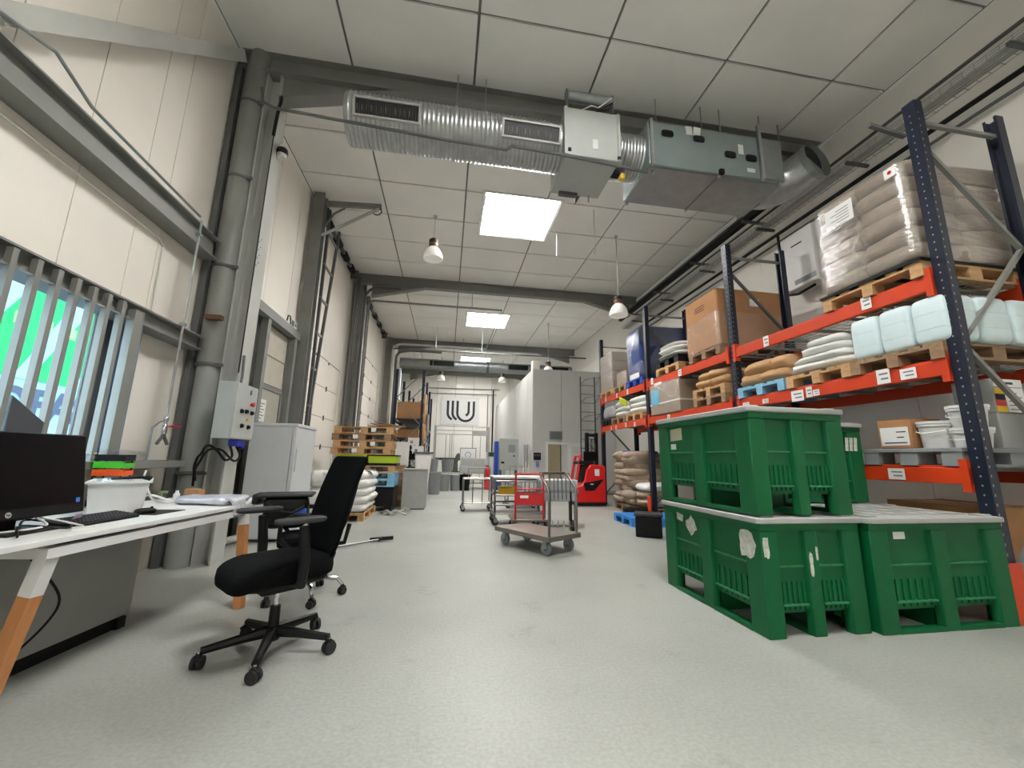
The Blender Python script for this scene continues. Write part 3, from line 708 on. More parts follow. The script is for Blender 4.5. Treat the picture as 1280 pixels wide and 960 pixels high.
# ================================================================== PALLETS, SACKS, LOADS
def pallet(label, loc, rz=0, m=M_wood, group=None, name='wooden_pallet', L=1.2, W=.8):
    t = thing(name, label, 'pallet', loc, rz, group)
    k = (m.name, L, W)
    bb = shared(('bb',) + k, lambda: MB().bx(-L / 2, L / 2, -.05, .05, 0, .022).mesh('bottom_board', m, False))
    bk = shared(('bk',) + k, lambda: MB().bx(-.0725, .0725, -.05, .05, .022, .1).mesh('block', m, False))
    cb_ = shared(('cb',) + k, lambda: MB().bx(-.0725, .0725, -W / 2, W / 2, .1, .122).mesh('cross_board', m, False))
    db = shared(('db',) + k, lambda: MB().bx(-L / 2, L / 2, -.0725, .0725, .122, .144).mesh('deck_board', m, False))
    dn = shared(('dn',) + k, lambda: MB().bx(-L / 2, L / 2, -.05, .05, .122, .144).mesh('deck_board', m, False))
    for y in (-W / 2 + .05, 0, W / 2 - .05):
        put('bottom_board', bb, t, (0, y, 0))
        for x in (-L / 2 + .0725, 0, L / 2 - .0725): put('block', bk, t, (x, y, 0))
    for x in (-L / 2 + .0725, 0, L / 2 - .0725): put('cross_board', cb_, t, (x, 0, 0))
    for y in (-W / 2 + .0725, 0, W / 2 - .0725): put('deck_board', db, t, (0, y, 0))
    for y in (-W / 4 + .01, W / 4 - .01): put('deck_board', dn, t, (0, y, 0))
    return t
def plastic_pallet(label, loc, rz=0, m=M_greyp, group=None, L=1.2, W=.8):
    t = thing('plastic_pallet', label, 'pallet', loc, rz, group)
    k = ('pp', m.name, L, W)
    def deck():
        b = MB().bx(-L / 2, L / 2, -W / 2, W / 2, .115, .15)
        return b.mesh('deck', m, False)
    put('deck', shared(k + (1,), deck), t, bevel=.006)
    ft = shared(k + (2,), lambda: MB().prism([(-.09, -.07), (.09, -.07), (.09, .07), (-.09, .07)], 0, .115).mesh('foot', m, False))
    for x in (-L / 2 + .1, 0, L / 2 - .1):
        for y in (-W / 2 + .08, 0, W / 2 - .08): put('foot', ft, t, (x, y, 0))
    for y in (-W / 2 + .08, 0, W / 2 - .08): put('runner', shared(k + (3,), lambda: MB().bx(-L / 2, L / 2, -.07, .07, 0, .02).mesh('runner', m, False)), t, (0, y, 0))
    return t
def sack_mesh(m, v, tight=False):
    def fn():
        b = MB().rbox((0, 0, .5), (1, 1, 1), .3 if tight else .5, 22, 10, .04 if tight else .06, v + 3, 1.6)
        # flatten the sewn ends
        out = []
        for (x, y, z) in b.v:
            e = 0 if tight else max(0, abs(x) - .36) / .14
            z = .5 + (z - .5) * (1 - .55 * min(1, e)) + noise.noise(Vector((x * 5, y * 5, v))) * .05
            out.append((x, y, max(.0, z)))
        b.v = out
        return b.mesh('sack', m, True, 70)
    return shared(('sack', m.name, v, tight), fn)
SACKN = [0]
def sack(label, group, loc, size, rz=0, m=M_sackw, parent=None, name='sack', tilt=0, tight=False):
    SACKN[0] += 1
    o = put(name, sack_mesh(m, SACKN[0] % 5, tight), parent, loc, (tilt, rnd.uniform(-.02, .02), rz + rnd.uniform(-.05, .05)))
    o.scale = (size[0] * rnd.uniform(.96, 1.03), size[1] * rnd.uniform(.95, 1.02), size[2] * rnd.uniform(.95, 1.08))
    if parent is None: tag(o, label, 'sack', group)
    return o
def film_shell(parent, d, z0, z1, m=M_film, e=.28, amp=.02, seed=1, name='stretch_film'):
    return MB().rbox((0, 0, (z0 + z1) / 2), (d[0], d[1], z1 - z0), e, 28, 14, amp, seed, 2).build(name, m, parent, ang=80)
def carton(label, loc, d, rz=0, m=M_card, name='cardboard_box', film=False, group=None, tape=True):
    t = thing(name, label, 'box', loc, rz, group)
    MB().bx(-d[0] / 2, d[0] / 2, -d[1] / 2, d[1] / 2, 0, d[2]).build('carton', m, t, bevel=.012)
    MB().bx(-d[0] / 2, -.004, -d[1] / 2, d[1] / 2, d[2], d[2] + .006).build('flap', m, t, smooth=False)
    MB().bx(.004, d[0] / 2, -d[1] / 2, d[1] / 2, d[2], d[2] + .006).build('flap', m, t, smooth=False)
    if tape: MB().bx(-.03, .03, -d[1] / 2 - .002, d[1] / 2 + .002, d[2] + .006, d[2] + .008).build('tape', mat('tape', rgb(190, 160, 120), .3), t, smooth=False)
    if film: film_shell(t, (d[0] + .05, d[1] + .05), -.02, d[2] * film, M_film, .12, .012)
    return t

# ------------------------------------------------------------------ the rack
RX0, RX1 = 4.1, 5.15
RY = [2.53, 5.12, 7.74, 10.33]
rk = thing('pallet_rack', 'tall pallet rack with navy uprights and orange beams along the right wall', 'rack', (0, 0, 0))
up = shared('upright', lambda: MB().bx(-.004, .004, -.05, .05, 0, 4.5).bx(-.004, .086, -.05, -.044, 0, 4.5).bx(-.004, .086, .044, .05, 0, 4.5).bx(.08, .086, -.05, -.03, 0, 4.5).bx(.08, .086, .03, .05, 0, 4.5).mesh('upright', M_navy, False))
def slots():
    b = MB()
    for k in range(58):
        z = .25 + k * .072
        b.bx(-.0052, -.004, -.005, .005, z, z + .014)
    for k in range(58):
        z = .25 + k * .072
        b.bx(.014, .024, -.0512, -.05, z, z + .02)
    return b.mesh('slots', mat('slot_pale', rgb(150, 152, 150), .6), False)
slm = shared('slots', slots)
for i, y in enumerate(RY):
    for x, sg in ((RX0, 1), (RX1, -1)):
        u = put('upright', up, rk, (x, y, 0), (0, 0, 0 if sg == 1 else PI))
        if i < 2:
            q = put('slots', slm, u); q['kind'] = 'stuff'
        MB().bx(-.03, .11, -.07, .07, 0, .012).build('base_plate', M_navy, u, smooth=False)
    zz = [.25, 1.2, 2.15, 3.1, 4.05]
    for a in range(4):
        p, q = ((RX0 + .07, zz[a]), (RX1 - .07, zz[a + 1])) if a % 2 == 0 else ((RX1 - .07, zz[a]), (RX0 + .07, zz[a + 1]))
        MB().bar((p[0], y, p[1]), (q[0], y, q[1]), .035, .035).build('brace', M_steeld if i else M_steel, rk, smooth=False)
    for z in (.25, 4.3): MB().bar((RX0 + .07, y, z), (RX1 - .07, y, z), .035, .035).build('brace', M_steel, rk, smooth=False)
MB().bar((RX0 - .34, RY[0] + .1, 4.3), (RX0 + .05, RY[0] + .1, 4.24), .035, .03).build('stay_bar', M_steeld, rk, smooth=False)
def beam(y0, y1, z, x, front=True):
    L = y1 - y0 - .1
    def fn():
        b = MB().bx(-.025, .025, .05, L + .05, 0, .13)
        return b.mesh('beam', M_orange, False)
    o = put('beam', shared(('beam', round(L, 3)), fn), rk, (x, y0, z), bevel=.004)
    if front:
        lip = shared(('lip', round(L, 3)), lambda: MB().bx(-.0, .025, .05, L + .05, .131, .15).mesh('lip', M_orange, False))
        put('lip', lip, o)
    con = shared('conn', lambda: MB().bx(-.035, -.027, 0, .055, -.06, .2).bx(-.034, .04, .0, .006, -.06, .2).mesh('connector', M_orange, False))
    for yy_ in (.05, L - .005):
        c = put('connector', con, o, (0, yy_, 0))
    return o
LV = [2.65, 1.885, ]
for i in range(3):
    for z in LV:
        for x in (RX0 - .0, RX1 + .0): beam(RY[i], RY[i + 1], z, x, x == RX0)
    if i == 0:
        for x in (RX0, RX1): beam(RY[0], RY[1], .98, x, x == RX0)
    # wire deck supports across the beams
    for z in LV + ([.98] if i == 0 else []):
        for k in range(6):
            y = RY[i] + .25 + k * .42
            MB().bx(RX0 + .02, RX1 - .02, y - .02, y + .02, z + .105, z + .13).build('cross_bar', M_galvd, rk, smooth=False)
        mb = MB()
        for k in range(10): mb.bx(RX0 + .08 + k * .1, RX0 + .085 + k * .1, RY[i] + .1, RY[i + 1] - .1, z + .132, z + .138)
        for k in range(24): mb.bx(RX0 + .03, RX1 - .03, RY[i] + .13 + k * .1, RY[i] + .135 + k * .1, z + .138, z + .143)
        q = mb.build('wire_deck', M_galv, rk, smooth=False); q['kind'] = 'stuff'
MB().bx(RX0 - .045, RX0 + .1, RY[0] - .075, RY[0] - .055, 0, .42).build('upright_guard', M_orange, rk, bevel=.004)
MB().bx(RX0 - .07, RX0 - .045, RY[2] - .07, RY[2] + .07, 0, .42).build('upright_guard', M_orange, rk, bevel=.01)
def blabel(y, z, w=.1, h=.08, lines=2, r=0):
    o = MB().bx(RX0 - .0345, RX0 - .0335, -w / 2, w / 2, -h / 2, h / 2).build('beam_label', M_paper, rk, (0, y, z), (R(r), 0, 0), smooth=False)
    for k in range(lines):
        q = MB().bx(RX0 - .0352, RX0 - .0346, -w * .35, w * (.3 - .1 * k), h * (.12 - .34 * k), h * (.24 - .34 * k)).build('print_line', M_print, o, smooth=False)
for (y, z, w, h) in ((4.06, 1.925, .17, .13), (3.9, 1.945, .08, .12), (3.81, 1.925, .08, .07), (3.09, 1.965, .12, .14), (2.88, 1.95, .13, .1), (3.11, 1.045, .14, .1), (3.14, 2.74, .1, .13), (4.44, 2.72, .09, .14), (4.9, 1.93, .12, .06), (4.55, 1.93, .1, .06), (6.45, 2.72, .1, .12), (7.45, 2.75, .09, .13), (8.6, 2.72, .08, .12), (9.2, 2.72, .08, .1), (9.9, 2.72, .08, .12), (8.3, 1.93, .08, .1), (8.75, 1.95, .08, .1), (9.3, 1.93, .08, .1), (9.6, 1.93, .06, .1), (6.9, 1.95, .09, .1)):
    blabel(y, z, w, h)
ZT = 2.65 + .145; ZM = 1.885 + .145; ZL = .98 + .145
PX = 4.05 + .6    # pallet centre across the rack

# ---- top level
pallet('wooden pallet under the huge wrapped sack load on the top level', (PX, 3.1, ZT), 0, M_wood, W=.96)
t = thing('wrapped_sack_load', 'huge stack of beige sacks wrapped in glossy film on the rack top level', 'sack load', (PX, 3.1, ZT + .144))
MB().bx(-.62, .62, -.49, .49, 0, .025).build('slip_sheet', M_black, t, smooth=False)
for ly in range(6):
    for ix in (-1, 1):
        for iy in (-1, 1):
            dx = rnd.uniform(-.015, .015); sh = .02 * ly / 5
            sack('', None, (ix * (.29 - sh * .5) + dx, iy * (.235 - sh) + rnd.uniform(-.01, .01), .025 + ly * .172), (.62, .5, .195), 0, M_sackt, t, tight=True)
film_shell(t, (1.27, 1.02), .0, 1.1, M_filmg, .2, .03, 4)
MB().bx(-.645, -.64, -.02, .28, .72, .95).build('document_sheet', M_paper, t, smooth=False)
for k in range(5): MB().bx(-.6465, -.6455, .02, .02 + (.2 if k % 2 else .14), .76 + k * .032, .768 + k * .032).build('text_line', M_print, t, smooth=False)
MB().bx(-.64, -.63, -.44, -.34, .9, 1.0).build('sticker', M_paper, t, smooth=False)
MB().cyl((-.644, -.39, .95), (-.64, -.39, .95), .018, n=12).build('sticker_dot', M_red, t)

pallet('wooden pallet under the big cardboard bulk box', (PX, 5.72, ZT), 0, M_woodd)
t = thing('bulk_box', 'large brown cardboard bulk box wrapped in film on the rack top level', 'box', (PX, 5.72, ZT + .144))
MB().bx(-.6, .6, -.42, .42, 0, .92).build('carton', M_card, t, bevel=.015)
for s in (-1, 1): MB().bx(-.6, .6, s * .21 - .205, s * .21 + .205, .92, .927).build('flap', M_card, t, smooth=False)
film_shell(t, (1.24, .88), -.06, .56, M_film, .1, .014, 6)
MB().bx(-.05, .18, -.424, -.421, .64, .8).build('label', M_cardg, t, smooth=False)
MB().bx(-.02, .15, -.427, -.424, .66, .78).build('label_print', M_paper, t, smooth=False)
for k in range(3): MB().bx(-.604, -.601, -.1, .15, .68 + k * .04, .69 + k * .04).build('print_line', M_ink, t, smooth=False)

pallet('wooden pallet under the two white sacks on the rack top level', (PX, 6.85, ZT), 0, M_wood)
plastic_pallet('black plastic pallet on a wooden one under white sacks', (PX, 6.85, ZT + .144), 0, M_black)
for k in range(3): sack('white sack, %s of three lying flat on the black pallet, rack top' % ['lowest', 'middle', 'topmost'][k], 'flat white sacks on the rack top level', (PX - .05, 6.85 + .02 * k, ZT + .294 + k * .1), (1.1, .78, .12), 0, M_sackw)

plastic_pallet('blue plastic pallet under the tall blue wrapped load', (PX, 8.22, ZT), 0, M_bluep)
t = thing('wrapped_drum_load', 'tall dark blue film wrapped load on the rack top level', 'wrapped load', (PX, 8.22, ZT + .15))
MB().rbox((0, 0, .59), (1.17, .8, 1.18), .16, 32, 16, .03, 9).build('blue_wrap', M_navyf, t, ang=80)
film_shell(t, (1.2, .83), .0, 1.2, M_film, .16, .045, 12)
MB().bx(-.6, -.585, -.25, .2, 0, .12).build('pale_base', M_sackw, t, bevel=.01)

carton('small greyish film wrapped carton beside the blue load, rack top level', (PX - .15, 8.98, ZT + .144), (.8, .55, .34), 0, M_cardg, film=1.0, name='wrapped_carton')
carton('brown cardboard box behind the small wrapped carton on top level', (PX + .3, 9.0, ZT + .144 + .37), (.6, .55, .35), 0, M_card)
tag(MB().bx(-.3, .3, -.27, .27, 0, .345).build('support_carton', M_card, None, (PX + .3 + .0, 9.0, ZT + .145)), 'plain brown carton low behind the small wrapped carton', 'box') if False else None
pallet('wooden pallet under the small wrapped carton on top level', (PX, 9.0, ZT), 0, M_woodd, W=.7)
pallet('wooden pallet under the tall grey brown stack at the rack end', (PX, 9.85, ZT), 0, M_wood)
t = thing('wrapped_carton_stack', 'tall film wrapped stack of grey brown cartons at the far rack end', 'box stack', (PX, 9.85, ZT + .144))
for k in range(4):
    for s in (-1, 1): MB().bx(s * .29 - .285, s * .29 + .285, -.38, .38, k * .25, k * .25 + .245).build('carton', M_cardg, t, bevel=.01)
film_shell(t, (1.2, .8), -.02, 1.02, M_filmm, .1, .012, 2)

# ---- middle level
pallet('wooden pallet under the pale canisters on the middle rack level', (PX, 2.98, ZM), 0, M_woodd)
def canister(label, loc, rz=0):
    t = thing('canister', label, 'canister', loc, rz, 'pale blue canisters on the rack')
    MB().rbox((0, 0, .215), (.345, .275, .43), .3, 32, 16).build('body', M_can, t, ang=60)
    for z in (.13, .27): MB().rbox((0, 0, z), (.349, .279, .012), .3, 32, 4).build('rib', M_can, t, ang=60)
    MB().lathe([(0, .42), (.03, .42), (.03, .455), (.025, .46), (0, .46)], (.09, 0, 0), 12).build('cap', M_white, t)
    MB().tube([(-.1, 0, .41), (-.1, 0, .45), (.03, 0, .45), (.03, 0, .41)], .012, 8).build('handle', M_can, t)
    return t
cn = canister('pale blue canister at the front left of the row on the rack', (4.24, 3.22, ZM + .144))
for (x, y, lb) in ((4.24, 2.94, 'pale blue canister in the middle of the front row on the rack'), (4.24, 2.66, 'pale blue canister at the front right beside the near upright'), (4.6, 3.22, 'pale blue canister in the second row behind the left one'), (4.6, 2.94, 'pale blue canister in the second row behind the middle one'), (4.6, 2.66, 'pale blue canister in the second row seen past the near upright'), (4.97, 2.66, 'pale blue canister at the rear of the row near the wall')):
    dup(cn, (x, y, ZM + .144), 0, lb)
tag(MB().bx(-.08, .08, -.06, .06, 0, .1).build('wood_block', M_woodd, None, (5.12, 2.5, ZM)), 'small wooden block lying behind the near upright on middle level', 'wood block')
pallet('light wooden pallet under white sacks beside the canisters', (PX, 3.78, ZM), 0, M_wood)
for (k, dy, n) in ((0, 0, 0), (1, -.02, 1), (2, -.06, 2), (3, -.1, 3)):
    for ix in (-1, 1): sack('white sack, %s layer %s, piled beside the pale canisters' % (ORD[k], 'aisle side' if ix < 0 else 'wall side'), 'white sacks beside the canisters', (PX + ix * .29 - .02, 3.78 + dy, ZM + .144 + k * .085), (.62, .78 - .1 * k, .13), 0, M_sackw)
pallet('pale blue painted wooden pallet under the brown paper sacks', (PX, 4.62, ZM), 0, M_lblue)
for (k, y, L, a) in ((0, 4.45, .45, 0), (0, 4.83, .42, 0), (1, 4.7, .5, .1), (1, 4.33, .3, .1)):
    for ix in (-1, 1): sack('brown paper sack on the pale blue pallet, ' + place_words(k, ix, 4.6 - y if False else y - 4.6), 'brown sacks on the pale blue pallet', (PX + ix * .29, y, ZM + .144 + k * .14), (.6, L + .04, .19), a, M_kraft)
pallet('lower wooden pallet of two under brown sacks in the middle bay', (PX, 5.68, ZM), 0, M_woodd)
pallet('upper wooden pallet of two under brown sacks in the middle bay', (PX, 5.68, ZM + .144), 0, M_wood)
for (k, y, L) in ((0, 5.5, .4), (0, 5.88, .4), (1, 5.55, .42), (1, 5.87, .3)):
    for ix in (-1, 1): sack('brown paper sack on the double pallet, ' + place_words(k, ix, y - 5.7), 'brown sacks on the double pallet', (PX + ix * .29, y, ZM + .288 + k * .12), (.6, L + .03, .16), .05 + .2 * k, M_kraft)
t = thing('wrapped_carton', 'large brown film wrapped carton with a cyan card on its front', 'box', (PX, 7.0, ZM))
MB().bx(-.6, .6, -.52, .52, 0, .6).build('carton', M_cardg, t, bevel=.015)
MB().bx(-.61, -.603, .18, .46, .2, .5).build('cyan_card', M_cyan, t, smooth=False)
for z in (.2, ): MB().bx(-.607, .607, -.527, .527, z, z + .03).build('strap', M_sackw, t, smooth=False)
MB().bx(-.58, -.4, .1, .4, .6, .66).build('paper_top', M_paper, t, bevel=.01)
film_shell(t, (1.26, 1.1), -.0, .63, M_film, .1, .012, 8)
pallet('right wooden pallet under white film sacks in the far bay', (PX, 8.3, ZM), 0, M_wood)
pallet('left wooden pallet under white film sacks in the far bay', (PX, 9.15, ZM), 0, M_woodd)
for y, lb in ((8.3, 'right'), (9.15, 'left')):
    for k in range(3):
        for ix in (-1, 1): sack('white sack on the %s far bay pallet, %s layer %s' % (lb, ORD[k], 'aisle side' if ix < 0 else 'wall side'), 'white sacks in the far bay, %s pallet' % lb, (PX + ix * .28, y, ZM + .144 + k * .12), (.58, .76, .15), 0, M_sackw)
o = MB().box((4.0, 8.7, ZM + .46), (.02, .3, .15), (R(25), R(-20), 0)).build('lemon_sheet', M_lemon); tag(o, 'lemon yellow sheet on the white sacks in the far bay', 'paper')
plastic_pallet('black plastic pallet under the grey wrapped bale at the rack end', (PX, 9.92, ZM), 0, M_black, W=.62)
t = thing('wrapped_bale', 'grey film wrapped bale at the far end of the middle rack level', 'wrapped load', (PX, 9.92, ZM + .15))
MB().rbox((0, 0, .17), (1.1, .6, .34), .3, 24, 12, .03, 3).build('bale', M_greyp, t, ang=80)
film_shell(t, (1.14, .64), 0, .36, M_filmm, .3, .03, 5)

# ---- low level of the near bay
plastic_pallet('grey plastic pallet on the lowest orange beam behind the green crates', (PX + .02, 3.0, ZL), 0, M_greyp)
t = carton('brown box with a large white label on the grey pallet', (4.28, 3.1, ZL + .15), (.36, .28, .27), 0, M_card)
MB().bx(-.184, -.181, -.12, .12, .03, .2).build('label', M_paper, t, smooth=False)
for k, (a, b) in enumerate(((-.1, .09), (-.08, -.02), (-.1, -.02))): MB().bx(-.1855, -.1845, a, b, .05 + .05 * k, .06 + .05 * k).build('print_line', M_ink, t, smooth=False)
def bucket(label, loc, h=.2, r=.125, tall=False):
    t = thing('bucket', label, 'bucket', loc, 0, 'white buckets on the rack')
    MB().lathe([(0, 0), (r * .86, 0), (r * .88, .01), (r, h - .04), (r + .01, h - .04), (r + .01, h - .02), (r, h - .02)], n=28).build('pail', M_whitep, t)
    MB().lathe([(r + .006, h - .02), (r + .014, h - .018), (r + .014, h + .004), (r - .01, h + .006), (r - .015, h), (0, h)], n=28).build('lid', M_white, t)
    MB().tube([(-.0, -r - .01, h - .05)] + [(-(r + .02) * math.sin(R(a)), -(r + .012) * math.cos(R(a)), h - .05 - .05 * math.sin(R(a))) for a in (20, 45, 70, 90, 110, 135, 160)] + [(0, r + .01, h - .05)], .004, 6).build('handle', M_white, t)
    MB().lathe([(r * .935, .05), (r * .955, .11)], n=48).build('print_band', mat('bucket_print', rgb(206, 208, 206), .5), t) if False else None
    return t
bucket('single white bucket between the labelled box and the stacked buckets', (4.22, 2.84, ZL + .15), .23, .12)
bucket('lower white bucket of the stacked pair by the near upright', (4.25, 2.63, ZL + .15), .16, .12)
bucket('upper white bucket of the stacked pair by the near upright', (4.25, 2.63, ZL + .15 + .168), .18, .115)
t = thing('carton_with_hazard_label', 'white box with a yellow red hazard label seen past the near upright', 'box', (4.68, 2.74, ZL + .15 - .0))
MB().bx(-.16, .16, -.14, .14, 0, .3).build('lower_carton', M_cabgrey, t, bevel=.01)
MB().bx(-.16, .16, -.14, .14, .301, .6).build('body', M_cabgrey, t, bevel=.01)
MB().bx(-.15, .16, -.146, -.141, .53, .595).build('header_strip', M_paper, t, smooth=False)
MB().bx(-.12, .06, -.1475, -.1465, .55, .57).build('print_line', M_ink, t, smooth=False)
for k, m in enumerate((M_yel, M_red, M_ink, M_yel)): MB().bx(-.15, -.05, -.146, -.141, .31 + .052 * k, .36 + .052 * k).build('hazard_patch', m, t, smooth=False)
MB().bx(-.04, .16, -.146, -.141, .31, .52).build('label_sheet', M_paper, t, smooth=False)
for k in range(5): MB().bx(-.02, .08 + .05 * (k % 2), -.1475, -.1465, .33 + .035 * k, .338 + .035 * k).build('print_line', M_print, t, smooth=False)
o = MB().box((0, 0, 0), (.3, .006, .22), (0, R(50), 0)).build('hanging_sheet', M_paper, None, (4.86, 2.45, 1.33)); tag(o, 'tilted white card hanging at the end of the low rack level', 'card')
MB().box((-.012, .006, -.012), (.31, .005, .23), (0, R(50), 0)).build('card_edge', mat('crimson_card', rgb(150, 30, 50), .6), o, smooth=False)

carton('big brown carton on the floor inside the near rack bay', (4.72, 3.1, 0), (.7, .75, .78), 0, M_card)
tag(MB().tube(smooth_path([(4.62, 2.6, .8), (4.75, 2.58, .95), (4.95, 2.6, .9), (5.0, 2.62, .5), (4.9, 2.64, .05)]), .018, 8).build('grey_hose', M_steell), 'grey hose looping down past the near rack end', 'hose')
# ---- under the rack, far bay: pallet of taupe sacks
pallet('wooden pallet on the floor under the far bay sack pile', (4.62, 9.0, 0), 0, M_woodd)
for k in range(9):
    for (ix, iy) in ((-1, -1), (1, -1), (-1, 1), (1, 1)):
        if k > 5 and ix == 1 and iy == -1: continue
        sack('beige brown sack, %s of pile under far rack bay' % place_words(k, ix, iy), 'sack pile under the far rack bay', (4.6 + ix * .29 + rnd.uniform(-.06, .04), 9.0 + iy * .21 + rnd.uniform(-.06, .06), .144 + k * .125), (.6 + rnd.uniform(-.12, .1), .46, .2 + rnd.uniform(-.03, .03)), rnd.uniform(-.15, .15), M_sackg if k > 2 else M_sackt)
o = MB().rbox((0, 0, .03), (.9, .5, .06), .4, 20, 8, .02, 3).build('blue_sheet', M_bluep, None, (4.55, 9.15, .144 + 9 * .125 + .03)); tag(o, 'folded blue plastic sheet on top of the brown sack pile', 'sheet')
for k in range(3): sack(['taupe sack lowest on the pallet before the brown pile', 'greige sack in the middle before the brown pile', 'white sack lying on top before the brown pile'][k], 'white sacks under the rack', (4.45, 8.25, .15 + k * .16), (.8, .5, .2), .2, [M_sackt, M_sackg, M_sackw][k])
pallet('wooden pallet on the floor under the nearer rack sacks', (4.62, 8.2, 0), 0, M_woodd, W=.75)

# the whole rack bay stands a little off the crates
for o in list(COL.objects):
    if o.parent is None and o.name not in BEFORE_RACK: o.location = (o.location[0] + .07, o.location[1] + .035, o.location[2])
# ================================================================== GREEN CRATES
M_greenw = mat('crate_green_worn', rgb(40, 122, 78), .5, var=.25, scale=30)
CL, CW, CH = 1.19, .79, .715
def crate_parts(t, front_runner=True):
    L, W, H = CL / 2, CW / 2, CH
    g = M_green
    # inner tub
    MB().bx(-L + .045, L - .045, -W + .045, W - .045, .14, .16).build('tub_floor', g, t, smooth=False)
    th = .012
    for sx in (-1, 1):
        MB().bx(sx * (L - .036) - th / 2, sx * (L - .036) + th / 2, -W + .05, W - .05, .16, H - .01).build('end_wall', g, t, smooth=False)
    for sy in (-1, 1):
        MB().bx(-L + .05, L - .05, sy * (W - .036) - th / 2, sy * (W - .036) + th / 2, .16, H - .01).build('side_wall', g, t, smooth=False)
    # rim
    rim = MB()
    rim.bx(-L, L, -W, -W + .05, H - .045, H); rim.bx(-L, L, W - .05, W, H - .045, H); rim.bx(-L, -L + .05, -W + .05, W - .05, H - .045, H); rim.bx(L - .05, L, -W + .05, W - .05, H - .045, H)
    rim.build('rim', g, t, smooth=False)
    # corner posts
    for sx in (-1, 1):
        for sy in (-1, 1):
            poly = [(0, 0), (.15, 0), (.165, .03), (.165, .06), (.06, .06), (.06, .145), (.03, .145), (0, .13)]
            P = [(sx * (L - p), sy * (W - q)) for p, q in poly]
            if sx * sy < 0: P = P[::-1]
            MB().prism(P, 0, H - .046).build('corner_post', g, t, bevel=.008)
    # middle posts
    for sy in (-1, 1):
        P = [(-.075, W - .05), (-.06, W - .0), (.06, W - .0), (.075, W - .05)]
        MB().prism([(p, sy * q) for p, q in (P if sy < 0 else P[::-1])], 0, H - .046).build('middle_post', g, t, bevel=.006)
    for sx in (-1, 1):
        P = [(-.06, L - .05), (-.045, L), (.045, L), (.06, L - .05)]
        MB().prism([(sx * q, p) for p, q in (P if sx > 0 else P[::-1])], 0, H - .046).build('middle_post', g, t, bevel=.006)
    # bays: ledges, ribs
    for sy in (-1, 1):
        for (a, b) in ((-L + .165, -.078), (.078, L - .165)):
            for z, d in ((.43, .022), (.19, .03)): MB().bx(a, b, min(sy * (W - .04), sy * (W - .04 + d)), max(sy * (W - .04), sy * (W - .04 + d)), z, z + .012).build('ledge', M_greenw, t, smooth=False)
            n = 6
            for k in range(n):
                x = a + (b - a) * (k + .5) / n
                MB().bx(x - .008, x + .008, min(sy * (W - .034), sy * (W - .02)), max(sy * (W - .034), sy * (W - .02)), .2, .34).build('rib', g, t, smooth=False)
                MB().bx(x - .02, x + .0, min(sy * (W - .045), sy * (W - .02)), max(sy * (W - .045), sy * (W - .02)), .165, .19).build('tooth', g, t, smooth=False)
            if front_runner: MB().bx(a - .02, b + .02, sy * W - .06 if sy > 0 else -W, W if sy > 0 else -W + .06, 0, .028).build('runner', g, t, smooth=False)
    for sx in (-1, 1):
        for (a, b) in ((-W + .14, -.062), (.062, W - .14)):
            for z, d in ((.43, .022), (.19, .03)): MB().bx(min(sx * (L - .04), sx * (L - .04 + d)), max(sx * (L - .04), sx * (L - .04 + d)), a, b, z, z + .012).build('ledge', M_greenw, t, smooth=False)
            n = 5
            for k in range(n):
                y = a + (b - a) * (k + .5) / n
                MB().bx(min(sx * (L - .034), sx * (L - .02)), max(sx * (L - .034), sx * (L - .02)), y - .008, y + .008, .2, .34).build('rib', g, t, smooth=False)
                MB().bx(min(sx * (L - .045), sx * (L - .02)), max(sx * (L - .045), sx * (L - .02)), y - .02, y, .165, .19).build('tooth', g, t, smooth=False)
    # under frame seen through the fork openings
    MB().bx(-.07, .07, -W + .06, W - .06, .0, .14).build('under_rib', g, t, smooth=False)
    MB().bx(-L + .03, L - .03, -.05, .05, 0, .028).build('under_rib', g, t, smooth=False)
    # lid
    o = MB().prism([(-L - .02, -W), (-L, -W - .025), (L, -W - .025), (L + .02, -W), (L + .02, W), (L, W + .025), (-L, W + .025), (-L - .02, W)], H + .001, H + .04).build('lid', M_lid, t, bevel=.008)
    for sx in (-1, 1):
        for sy in (-1, 1):
            MB().bx(sx * (L - .07) - .05, sx * (L - .07) + .05, sy * (W - .07) - .04, sy * (W - .07) + .04, H + .04, H + .052).build('lid_stud', M_lid, t, bevel=.004)
    for k in range(5):
        for j in range(3):
            MB().bx(-L + .2 + k * .19, -L + .34 + k * .19, -W + .14 + j * .18, -W + .28 + j * .18, H + .04, H + .047).build('lid_panel', M_lid, t, bevel=.003)
    MB().bx(-L + .0, L - .0, -W + .0, W - .0, H - .0, H + .0012).build('lid_underside', M_lid, t, smooth=False) if False else None
crt = thing('green_crate', 'green plastic pallet crate at the bottom of the near left stack', 'crate', (2.5, 3.1, 0), R(90.5), 'green pallet crates')
crate_parts(crt)
ZS = CH + .053
c2 = dup(crt, (2.49, 3.11, ZS), R(91.2), 'green plastic pallet crate on top of the near left stack')
c3 = dup(crt, (3.53, 2.87, 0), R(0.6), 'lower green plastic pallet crate with a bare lid beside the near stack')
c4 = dup(crt, (3.46, 3.74, 0), R(0), 'green plastic pallet crate on the floor hidden behind the bare lid one')
c5 = dup(crt, (3.46, 3.75, ZS), R(0), 'green plastic pallet crate standing at the back against the rack')
def ragged(w, h, seed, m, nm, par, loc, rot):
    r_ = random.Random(seed); pts = []
    n = 14
    for k in range(n):
        a = 2 * PI * k / n; c, q = math.cos(a), math.sin(a); k_ = 1 / max(abs(c), abs(q)) * r_.uniform(.72, 1.0)
        pts.append((c * k_ * w / 2, q * k_ * h / 2))
    return MB().prism(pts, -.001, .001, 'Y').build(nm, m, par, loc, rot, smooth=False)
